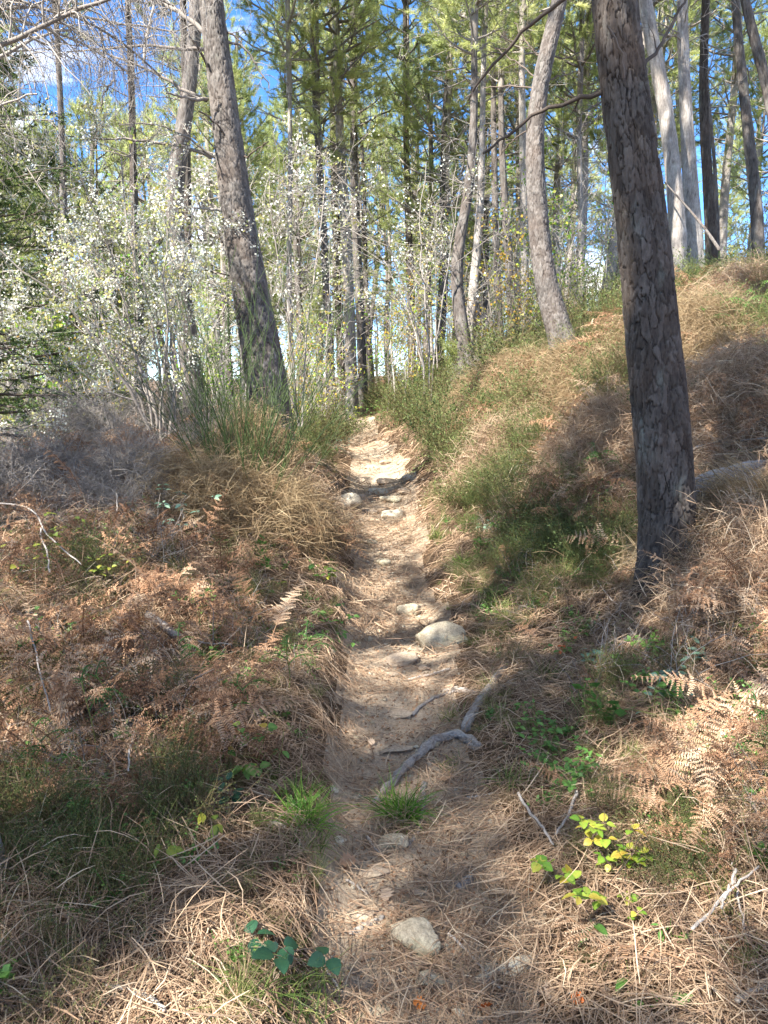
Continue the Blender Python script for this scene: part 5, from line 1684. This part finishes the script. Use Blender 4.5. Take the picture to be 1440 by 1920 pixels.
for pts, r0, r1, lift, mt, lab in sticks:
    if not lab: continue
    woody('stick', lab, 'stick', ground_line(pts, lift, 22, .002), r0, r1, mt, SG, na=8)
# fallen grey trunk behind the big pine
g0 = G(1300, 950); g1 = G(1345, 925)
ln = np.array([at(1285, 935, dA + .3), at(1330, 915, dA + .42), at(1380, 895, dA + .6), at(1440, 885, dA + .8), at(1520, 875, dA + 1.1)])
ln, _ = resample(np.c_[ln, np.zeros(5)], 20)
woody('fallen_log', 'weathered grey fallen trunk behind the foot of the big dark pine', 'log', ln[:, :3], .10, .085, 'dead_wood', na=40)
ln = np.array([at(1120, 700, dC - .3), at(1128, 690, dC - .3), at(1132, 672, dC - .3)])
ln[0, 2] -= .15
ln, _ = resample(np.c_[ln, np.zeros(3)], 8)
woody('stump', 'small broken sunlit stump just right of the curved pine foot', 'stump', ln[:, :3], .055, .05, 'dead_stick', na=20)
ln = np.array([at(1245, 340, 11.0), at(1290, 390, 10.7), at(1325, 430, 10.5), at(1350, 470, 10.3)]); ln, _ = resample(np.c_[ln, np.zeros(4)], 16)
woody('fallen_branch', 'dead branch propped between the whitish trunk and the dark one', 'branch', ln[:, :3], .008, .022, 'bark_mid', na=14)
# trunk foot at the lower left edge
gl = at(-22, 1850, 2.02)
L = np.array([[gl[0] + .02, gl[1], Hs(gl[0], gl[1]) - .1, .075], [gl[0], gl[1], Hs(gl[0], gl[1]), .07], [gl[0] - .05, gl[1] + .02, Hs(gl[0], gl[1]) + .32, .055], [gl[0] - .10, gl[1] + .05, Hs(gl[0], gl[1]) + .75, .05]])
root = thing('stump', 'thin mossy trunk stump at the lower left edge', 'stump', (gl[0], gl[1], Hs(gl[0], gl[1])))
trunk_obj(root, L, 240, 60, .03, .06, .006, M['dead_wood'], 5, flare=.3, flare_h=.1)


# ------------------------------------------------------------------ broad leaves as separate pieces
def leaf_mesh(seed, L=1., Wd=.62, serr=.04, fold=.25, n=9):
    r = np.random.default_rng(seed)
    t = np.linspace(0, 1, n)
    w = Wd / 2 * np.sin(PI * t ** .8) ** .8
    w = w * (1 + serr * np.where(np.arange(n) % 2, 1, -1)); w[0] = .02; w[-1] = .0
    z = -.22 * t ** 2 + .05 * r.normal()
    mid = np.stack([t * 0, t * L, z * L], 1)
    lf = mid + np.stack([-w, 0 * t, w * fold], 1); rt = mid + np.stack([w, 0 * t, w * fold], 1)
    V = np.concatenate([mid, lf, rt]); k = np.arange(n - 1)
    Q = np.concatenate([np.stack([k, k + 1, n + k + 1, n + k], 1), np.stack([k + 1, k, 2 * n + k, 2 * n + k + 1], 1)])
    return mesh('leaf', V, Q, np.concatenate([np.full(n, .55), np.full(2 * n, .35)]), smooth=True)


LEAF = {}


def leaf_me(mt, k, shape):
    key = (mt, k, shape)
    if key not in LEAF:
        a = {'round': (.82, .05), 'oval': (.6, .05), 'long': (.38, .03)}[shape]
        me = leaf_mesh(hash(shape) % 7 + k if False else k + len(shape), 1., a[0], a[1]); me.materials.append(M[mt]); LEAF[key] = me
    return LEAF[key]


def leafy_plant(px, py, lab, mt, cat='plant', name='leafy_plant', n=12, h=.16, spread=.12, size=.04, shape='oval', tri=True, stems=4, group='small leafy plants in the verge', mt2=None, up=.5, lift=0.):
    g = G(px, py); g[2] += lift
    root = thing(name, lab, cat, g, group)
    P0 = np.zeros((stems, 3)); P0[:, :2] = rng.normal(size=(stems, 2)) * spread * .3
    D = np.concatenate([rng.normal(size=(stems, 2)) * spread / h, np.full((stems, 1), 1.)], 1)
    P = grow(P0, D, np.hypot(h, spread) * rng.uniform(.6, 1.1, stems), 7, .12, -.4); P[:, 0, 2] -= .03 + lift
    R = np.full((stems, 7), .0014) * np.linspace(1.3, .6, 7)
    V, Q, _ = tubes(P, R, 4)
    obj('stem', mesh('stem', V, Q, np.full(len(V), .4)), M['twig_brown'] if mt != 'leaf_green' else M['grass'], root, kind='stuff')
    cnt = 0
    while cnt < n:
        i = rng.integers(0, stems); t = rng.uniform(.35, 1) * 5.99; k = int(t); f = t - k
        pos = P[i, k] * (1 - f) + P[i, k + 1] * f
        az = rng.uniform(0, 2 * PI)
        for q, (da, sc) in enumerate(((0, 1.), (1.5, .85), (-1.5, .85)) if tri else ((0, 1.),)):
            m2 = mt2 if (mt2 and rng.random() < .3) else mt
            o = bpy.data.objects.new('leaf', leaf_me(m2, int(rng.integers(0, 3)), shape)); COL.objects.link(o); o.parent = root
            s = size * sc * rng.uniform(.75, 1.2)
            o.scale = (s, s, s)
            # a short stalk's length out from the stem, facing roughly up
            a = az + da
            o.location = pos + np.array([-math.sin(a), math.cos(a), .3]) * size * .22
            o.rotation_euler = (rng.normal() * .25 + .15 * up, rng.normal() * .3, a)
            cnt += 1
    return root


leafy_plant(1145, 1680, 'lime green and yellow bramble plant in the sun at the near right', 'leaf_lime', n=84, h=.22, spread=.15, size=.036, shape='round', stems=14, cat='bramble', name='bramble')
leafy_plant(1185, 1725, 'small yellowing bramble sprig below the lime green one', 'leaf_lime', n=12, h=.06, spread=.05, size=.03, shape='round', cat='bramble', name='bramble')
leafy_plant(205, 1862, 'dark three leaved bramble sprig on needles in the near left corner', 'leaf_dark', n=3, h=.06, spread=.02, size=.062, shape='round', stems=1, cat='bramble', name='bramble')
leafy_plant(282, 1792, 'small dark three leaved sprig above the corner one', 'leaf_dark', n=3, h=.05, spread=.02, size=.042, shape='oval', stems=1, cat='bramble', name='bramble')
leafy_plant(505, 1790, 'dark green bramble leaves at the left path edge near the grass', 'leaf_dark', n=12, h=.13, spread=.10, size=.05, shape='round', stems=4, cat='bramble', name='bramble')
leafy_plant(60, 1112, 'yellow green bramble under the white bent twig', 'leaf_olive', n=36, h=.34, spread=.25, size=.045, shape='oval', stems=8, cat='bramble', name='bramble', lift=.1)
leafy_plant(125, 1095, 'yellow green bramble right of the white bent twig', 'leaf_olive', n=30, h=.34, spread=.18, size=.045, shape='oval', stems=7, cat='bramble', name='bramble', lift=.12)
leafy_plant(205, 1128, 'hanging yellow green bramble cluster beside the left bracken', 'leaf_olive', n=21, h=.22, spread=.10, size=.045, shape='oval', stems=5, cat='bramble', name='bramble', lift=.1)
leafy_plant(330, 1025, 'blue green leafy plant climbing in the dead bracken below the broom', 'leaf_glaucous', n=36, h=.42, spread=.12, size=.05, shape='oval', stems=7, cat='plant')
leafy_plant(520, 1110, 'round leaved bramble at the left verge with olive leaves', 'leaf_olive', n=24, h=.16, spread=.14, size=.045, shape='round', stems=6, cat='bramble', name='bramble', mt2='leaf_green')
leafy_plant(592, 1100, 'bright green bramble sprig right of the olive leaved one', 'leaf_green', n=21, h=.15, spread=.10, size=.05, shape='round', stems=5, cat='bramble', name='bramble', mt2='leaf_olive')
leafy_plant(628, 1180, 'green trailing bramble at the left path edge level with the boulder', 'leaf_green', n=24, h=.14, spread=.10, size=.045, shape='oval', stems=6, cat='bramble', name='bramble')
leafy_plant(640, 1215, 'green bramble trail low beside the path left of the tan slab', 'leaf_green', n=12, h=.08, spread=.08, size=.04, shape='oval', stems=4, cat='bramble', name='bramble')
leafy_plant(410, 1440, 'glossy green bramble leaves in the left bracken', 'leaf_green', n=24, h=.18, spread=.16, size=.05, shape='oval', stems=6, cat='bramble', name='bramble', mt2='leaf_dark')
leafy_plant(440, 1530, 'upright blue green leaf sprig in the near left verge', 'leaf_dark', n=9, h=.16, spread=.03, size=.045, shape='oval', stems=2, cat='plant')
leafy_plant(505, 1435, 'green bramble with yellow and red leaves left of the path', 'leaf_green', n=30, h=.2, spread=.14, size=.042, shape='round', stems=7, cat='bramble', name='bramble', mt2='leaf_lime')
leafy_plant(235, 1460, 'green leaf clump at the foot of the left bracken', 'leaf_green', n=21, h=.18, spread=.10, size=.04, shape='oval', stems=5)
leafy_plant(290, 1600, 'olive oval leaves in the heather of the near left verge', 'leaf_olive', n=10, h=.14, spread=.10, size=.045, shape='oval', stems=3, tri=False)
leafy_plant(395, 1545, 'single drooping olive leaves left of the bright grass', 'leaf_olive', n=7, h=.18, spread=.09, size=.05, shape='long', stems=3, tri=False)
leafy_plant(1040, 1430, 'dense upright green herb right of the path', 'leaf_green', n=48, h=.2, spread=.08, size=.028, shape='oval', stems=9, tri=False)
leafy_plant(1000, 1380, 'green leafy herb above the dense upright one', 'leaf_green', n=36, h=.18, spread=.08, size=.026, shape='oval', stems=7, tri=False)
leafy_plant(1075, 1470, 'green herb clump touching the bent twigs right of the path', 'leaf_green', n=42, h=.16, spread=.10, size=.028, shape='oval', stems=8, tri=False)
leafy_plant(1225, 1340, 'pale green nettle like plant on the right verge', 'leaf_green', n=30, h=.2, spread=.11, size=.036, shape='oval', stems=6, tri=False, mt2='leaf_glaucous')
leafy_plant(1250, 1300, 'pale leafy shoot above the nettle like plant', 'leaf_glaucous', n=20, h=.16, spread=.08, size=.04, shape='oval', stems=4, tri=False)
leafy_plant(1048, 1235, 'small green plant with one red leaf in front of the big pine', 'leaf_green', n=24, h=.15, spread=.08, size=.032, shape='oval', stems=5, tri=False, mt2='leaf_red')
leafy_plant(1108, 1245, 'greyish leaf rosette right of the red leaved plant', 'leaf_glaucous', n=12, h=.08, spread=.05, size=.055, shape='long', stems=4, tri=False)
leafy_plant(1312, 1240, 'greyish leaf rosette below the right bracken heap', 'leaf_glaucous', n=12, h=.08, spread=.05, size=.055, shape='long', stems=4, tri=False)
leafy_plant(1195, 1890, 'few lance shaped leaves in the near right needles', 'leaf_green', n=6, h=.05, spread=.09, size=.055, shape='long', stems=2, tri=False)
leafy_plant(1112, 1740, 'fresh pointed leaves lying across the pale oak leaf', 'leaf_green', n=3, h=.05, spread=.04, size=.06, shape='long', stems=1, tri=False)
leafy_plant(1260, 1770, 'small dark green sprig under the pale straw stalk', 'leaf_green', n=10, h=.08, spread=.04, size=.028, shape='long', stems=3, tri=False)
leafy_plant(1305, 1600, 'thin yellow green shoot in front of the brown bracken heap', 'leaf_lime', n=12, h=.16, spread=.02, size=.028, shape='oval', stems=1, tri=False)
leafy_plant(1170, 830, 'green herb in the grass left of the big trunk', 'leaf_green', n=24, h=.2, spread=.12, size=.045, shape='oval', stems=5, tri=False)
leafy_plant(910, 1000, 'light green leaves in the heather right of the path', 'leaf_glaucous', n=16, h=.12, spread=.10, size=.05, shape='oval', stems=4, tri=False)
leafy_plant(640, 850, 'grey green low bush at the left edge of the sunny path', 'leaf_glaucous', n=60, h=.3, spread=.22, size=.05, shape='long', stems=12, tri=False)
leafy_plant(600, 790, 'bright green leafy bush at the left of the path end', 'leaf_lime', n=70, h=.6, spread=.35, size=.06, shape='oval', stems=14, tri=False)
leafy_plant(672, 798, 'bright green bush where the path disappears', 'leaf_lime', n=40, h=.45, spread=.3, size=.07, shape='oval', stems=10, tri=False)
leafy_plant(715, 790, 'grey green bush at the right of the path end', 'leaf_green', n=70, h=.6, spread=.4, size=.06, shape='long', stems=14, tri=False)
leafy_plant(140, 700, 'yellow leaved sprig among the stems of the blossoming shrub', 'young_leaf', n=24, h=.8, spread=.25, size=.09, shape='oval', stems=5)
leafy_plant(90, 1500, 'small sprig in the near left bracken', 'leaf_green', n=12, h=.14, spread=.08, size=.032, shape='oval', stems=3)
leafy_plant(20, 1340, 'green leaves at the left edge in the dead bracken', 'leaf_green', n=12, h=.22, spread=.10, size=.045, shape='oval', stems=3)


# young bracken shoots: stem with unrolling green pinnae
def fiddlehead(px, py, h, lab, lean=0., mat='leaf_green', size=.14):
    g = G(px, py)
    root = thing('young_fern', lab, 'fern', g, 'young green bracken shoots')
    K = 12; t = np.linspace(0, 1, K)
    P = np.stack([lean * t ** 2 * h + .01 * np.sin(t * 5), 0 * t, -.03 + h * t - .06 * h * np.maximum(t - .8, 0) * 5], 1)[None]
    V, Q, _ = tubes(P, np.linspace(.0034, .0018, K)[None], 5)
    obj('stem', mesh('stem', V, Q, np.full(len(V), .7)), M['grass'], root)
    for j in range(5):
        tt = 1 - .1 * j; p = P[0, int(tt * (K - 1))]
        Vf, Qf, Tf = frond(700 + j + int(px), size * rng.uniform(.7, 1.1), 1.2, .8, 8, 4)
        a = rng.uniform(0, 6.28) if j else 0
        ca, sa = math.cos(a), math.sin(a)
        Vf = np.stack([Vf[:, 0] * ca - Vf[:, 1] * sa, Vf[:, 0] * sa + Vf[:, 1] * ca, Vf[:, 2]], 1) + p
        obj('frond', mesh('frond', Vf, Qf, Tf * .6), M[mat], root)


for px, py, h, lab in [(178, 1440, .40, 'tallest young fern shoot among the left dead bracken'), (228, 1395, .34, 'young fern shoot right of the tallest one'), (342, 1290, .30, 'young fern shoot above the thick pale stick'),
                       (478, 1365, .24, 'young fern shoot left of the path with red leaves near'), (540, 1290, .26, 'pale green fern shoot in the left verge'), (588, 1260, .24, 'fern shoot nearest the left path edge'),
                       (112, 1480, .26, 'short fern shoot at the near left'), (1428, 1500, .42, 'bent young fern shoot at the right edge beside the brown heap'), (1340, 655, .55, 'bright young fern on the bank right of the big pine'),
                       (1372, 660, .6, 'second bright young fern on the bank behind the big pine'), (1410, 640, .6, 'fern shoot with curled tip on the bank at the right'), (1175, 700, .45, 'thin fern shoot just left of the big pine on the bank'),
                       (1320, 670, .45, 'low bright fern at the foot of the bank ferns'), (1140, 905, .3, 'small fern in shade left of the big pine')]:
    fiddlehead(px, py, h, lab, rng.normal() * .2, 'leaf_green', .16 if py > 1000 else .30)

# individual dead fronds that stand out
FR = []
for i in range(4):
    V, Q, T = frond(800 + i, .62, (.5, .35, .6, .9)[i], (.3, .2, .35, .5)[i], 17, 9)
    me = mesh('dead_frond', V, Q, T); me.materials.append(M['bracken_dead']); FR.append(me)
for px, py, lift, rz, rx, s, k, lab in [
    (1215, 1560, .10, -.9, .5, .75, 1, 'pale dead fern frond curling out left of the brown heap'), (340, 1450, .12, -1.2, -.9, .8, 0, 'large brown fern frond spread flat left of the path'),
    (300, 1180, .2, 1.9, .3, .8, 1, 'sunlit pale frond standing up below the blue green plant'), (30, 1240, .2, 1.2, .2, .9, 0, 'sunlit frond at the left edge over the bracken'),
    (430, 1420, .1, .6, .2, .7, 2, 'brown frond beside the glossy bramble leaves'), (1400, 1180, .2, 2.2, .5, .8, 1, 'brown frond hanging below the bank at the right'),
    (1300, 1150, .12, 1.2, .2, .7, 2, 'brown frond right of the big pine foot'), (140, 1480, .1, 2.2, .2, .7, 0, 'brown frond in the near left bracken'),
    (1180, 1850, .03, .5, -1.5, .6, 0, 'flat brown frond in the near right needles'), (1290, 1830, .04, 1.1, -1.5, .6, 2, 'flat frond under the straw stalks'),
    (1370, 1850, .05, -.4, -1.4, .6, 1, 'frond near the lower right corner stick'), (510, 1240, .12, -.5, .2, .6, 1, 'frond behind the pale green fern shoot'),
    (560, 1110, .2, 2.6, .8, .6, 3, 'brown frond hanging at the left path verge'), (160, 1010, .3, 1.7, .4, .8, 0, 'dead frond over the grey brush at the left'),
    (1240, 1500, .2, -1.5, .8, .6, 3, 'drooping frond on the left side of the brown heap'), (1140, 640, .15, 1, .2, .9, 2, 'frond on the sunny bank by the curved pine')]:
    g = G(px, py); o = bpy.data.objects.new('dead_frond', FR[k]); COL.objects.link(o)
    o.location = (g[0], g[1], g[2] + lift); o.rotation_euler = (rx * .5, rng.normal() * .2, rz); o.scale = (s,) * 3
    tag(o, lab, 'fern frond', 'single dead fern fronds')

# heaps of dead bracken hanging over themselves
for px, py, rad, hh, n in [(1345, 1560, .20, .50, 110), (200, 1420, .35, .30, 110), (330, 1400, .28, .26, 80), (330, 1190, .28, .34, 90), (120, 1270, .32, .30, 100), (100, 1060, .40, .36, 120), (1400, 720, .5, .3, 120),
                            (1400, 1190, .28, .35, 90), (300, 940, .4, .26, 110), (160, 970, .45, .26, 110), (430, 870, .4, .2, 90), (1330, 720, .3, .25, 60), (960, 740, .4, .35, 80)]:
    g = G(px, py)
    a = rng.uniform(0, 2 * PI, n); q = np.sqrt(rng.random(n)) * rad
    x = g[0] + np.cos(a) * q; y = g[1] + np.sin(a) * q
    z = H(x, y) + hh * (1 - (q / rad) ** 1.5) * rng.random(n) ** .45
    rot = np.stack([rng.normal(size=n) * .35 - .45, rng.normal(size=n) * .3, a - PI / 2 + rng.normal(size=n) * .7], 1)
    scatter('bracken_heap', B_FROND, np.stack([x, y, z], 1), rot, rng.uniform(.35, .8, n) * (.8 if hh < .45 else .7))

# grass tufts that stand out
def grass_tuft(px, py, n, h, w, lab, mat='grass_bright', droop=-1.4, spread=.7, base=.03):
    g = G(px, py)
    V, Q, T = tuft(int(px + py), n, h, w, spread, droop, base, 7)
    V[:, 2] -= .01
    o = obj('grass_tuft', mesh('grass_tuft', V, Q, T), M[mat], None, g)
    tag(o, lab, 'grass', 'grass tufts that stand out'); return o


grass_tuft(755, 1530, 260, .17, .0027, 'bright green grass tuft growing in the path against the root')
grass_tuft(750, 1555, 150, .17, .0022, 'dry straw skirt hanging below the bright tuft in the path', 'straw', -2.4, 1.2)
grass_tuft(570, 1540, 190, .19, .0026, 'bright grass at the left bank edge level with the bright tuft')
grass_tuft(578, 1590, 80, .12, .0022, 'lower grass fringe on the left path bank', 'grass')
grass_tuft(565, 1490, 70, .12, .0022, 'upper grass fringe on the left path bank', 'grass')
grass_tuft(535, 1880, 200, .16, .0022, 'fine pale green grass at the near left path edge', 'grass', -1.8, .9, .06)
grass_tuft(470, 1850, 120, .16, .0022, 'fine grass left of the pale green tuft', 'grass', -1.8, .9, .06)
grass_tuft(850, 1345, 80, .09, .0022, 'small grass tuft above the arching root', 'grass')
grass_tuft(852, 1440, 70, .09, .0022, 'small grass tuft below the arching root', 'grass')
grass_tuft(966, 1470, 110, .12, .0024, 'grass tuft at the right path edge near the bent twigs', 'grass')
grass_tuft(958, 1500, 90, .12, .0022, 'straw coloured tuft at the right path edge', 'straw', -1.8, 1.)
grass_tuft(1010, 1120, 120, .18, .0028, 'yellowish grass tuft in front of the big pine', 'straw', -2, .9)
grass_tuft(935, 1135, 120, .16, .0028, 'green grass clump right of the small boulder', 'grass')
grass_tuft(870, 1060, 120, .16, .003, 'yellow green grass at the right edge of the shaded path', 'grass_bright')
grass_tuft(820, 1010, 120, .18, .003, 'grass along the right edge of the shaded path', 'grass')

# fallen oak leaves
def oak_leaf(seed):
    r = np.random.default_rng(seed); n = 15; t = np.linspace(0, 1, n)
    w = (.10 + .32 * np.sin(PI * t ** 1.1)) * (1 + .34 * np.cos(t * 2 * PI * 4.2)); w[0] = .01; w[-1] = .03
    z = .12 * np.sin(t * 3 + r.uniform(0, 3)); mid = np.stack([0 * t, t, z], 1)
    V = np.concatenate([mid, mid + np.stack([-w, .05 + 0 * t, w * r.uniform(.2, .7)], 1), mid + np.stack([w, .05 + 0 * t, w * r.uniform(0, .8)], 1)])
    k = np.arange(n - 1); Q = np.concatenate([np.stack([k, k + 1, n + k + 1, n + k], 1), np.stack([k + 1, k, 2 * n + k, 2 * n + k + 1], 1)])
    return V, Q, np.full(3 * n, .5)


OL = []
for i in range(3):
    me = mesh('oak_leaf', *oak_leaf(i)); me.materials.append(M['oak_leaf']); OL.append(me)
OO = []
for i in range(2):
    me = mesh('orange_leaf', *oak_leaf(i + 5)); me.materials.append(M['orange_leaf']); OO.append(me)
for px, py, s, k, org, lab in [
    (840, 1464, .05, 0, 0, 'pale oak leaf right of the arching root'), (722, 1674, .04, 1, 0, 'tan oak leaf in the middle of the near path'), (634, 1630, .05, 2, 0, 'lobed oak leaf at the left of the near path'),
    (1105, 1728, .075, 0, 0, 'large pale oak leaf under the lime green bramble'), (1022, 1885, .05, 1, 0, 'tan oak leaf near the bottom right of the path'), (672, 1796, .04, 2, 0, 'tan oak leaf left of the largest stone'),
    (925, 1893, .034, 0, 1, 'bright orange leaf on the near path right of the stones'), (1096, 1888, .028, 1, 1, 'small red orange leaf at the near right'), (800, 1893, .03, 0, 1, 'brown orange leaf below the smaller grey stone'),
    (1000, 1680, .028, 1, 1, 'rusty leaf on the sunlit needles left of the bramble'), (875, 1243, .035, 2, 0, 'curled pale leaf right of the broad boulder'), (120, 1865, .05, 1, 0, 'whitish curled leaf in the near left needles'),
    (370, 1810, .04, 2, 0, 'white papery leaf on the left needles'), (262, 1850, .04, 0, 0, 'pale dry leaf right of the dark bramble sprig'), (690, 1395, .03, 0, 0, 'brown leaf left of the worn rock'),
    (510, 1480, .04, 1, 0, 'tan leaf in the left verge below the bramble'), (1018, 1530, .04, 2, 0, 'pale leaf right of the bent twig'), (600, 1915, .03, 0, 0, 'tan leaf at the near left path edge'), (655, 1290, .03, 1, 0, 'tan leaf on the shaded left path side')]:
    g = G(px, py); o = bpy.data.objects.new('fallen_leaf', (OO if org else OL)[k]); COL.objects.link(o)
    o.location = (g[0], g[1], g[2] + .012); o.scale = (s * 1.2,) * 3; o.rotation_euler = (rng.normal() * .3, rng.normal() * .3, rng.uniform(0, 6))
    tag(o, lab, 'leaf', 'fallen leaves')
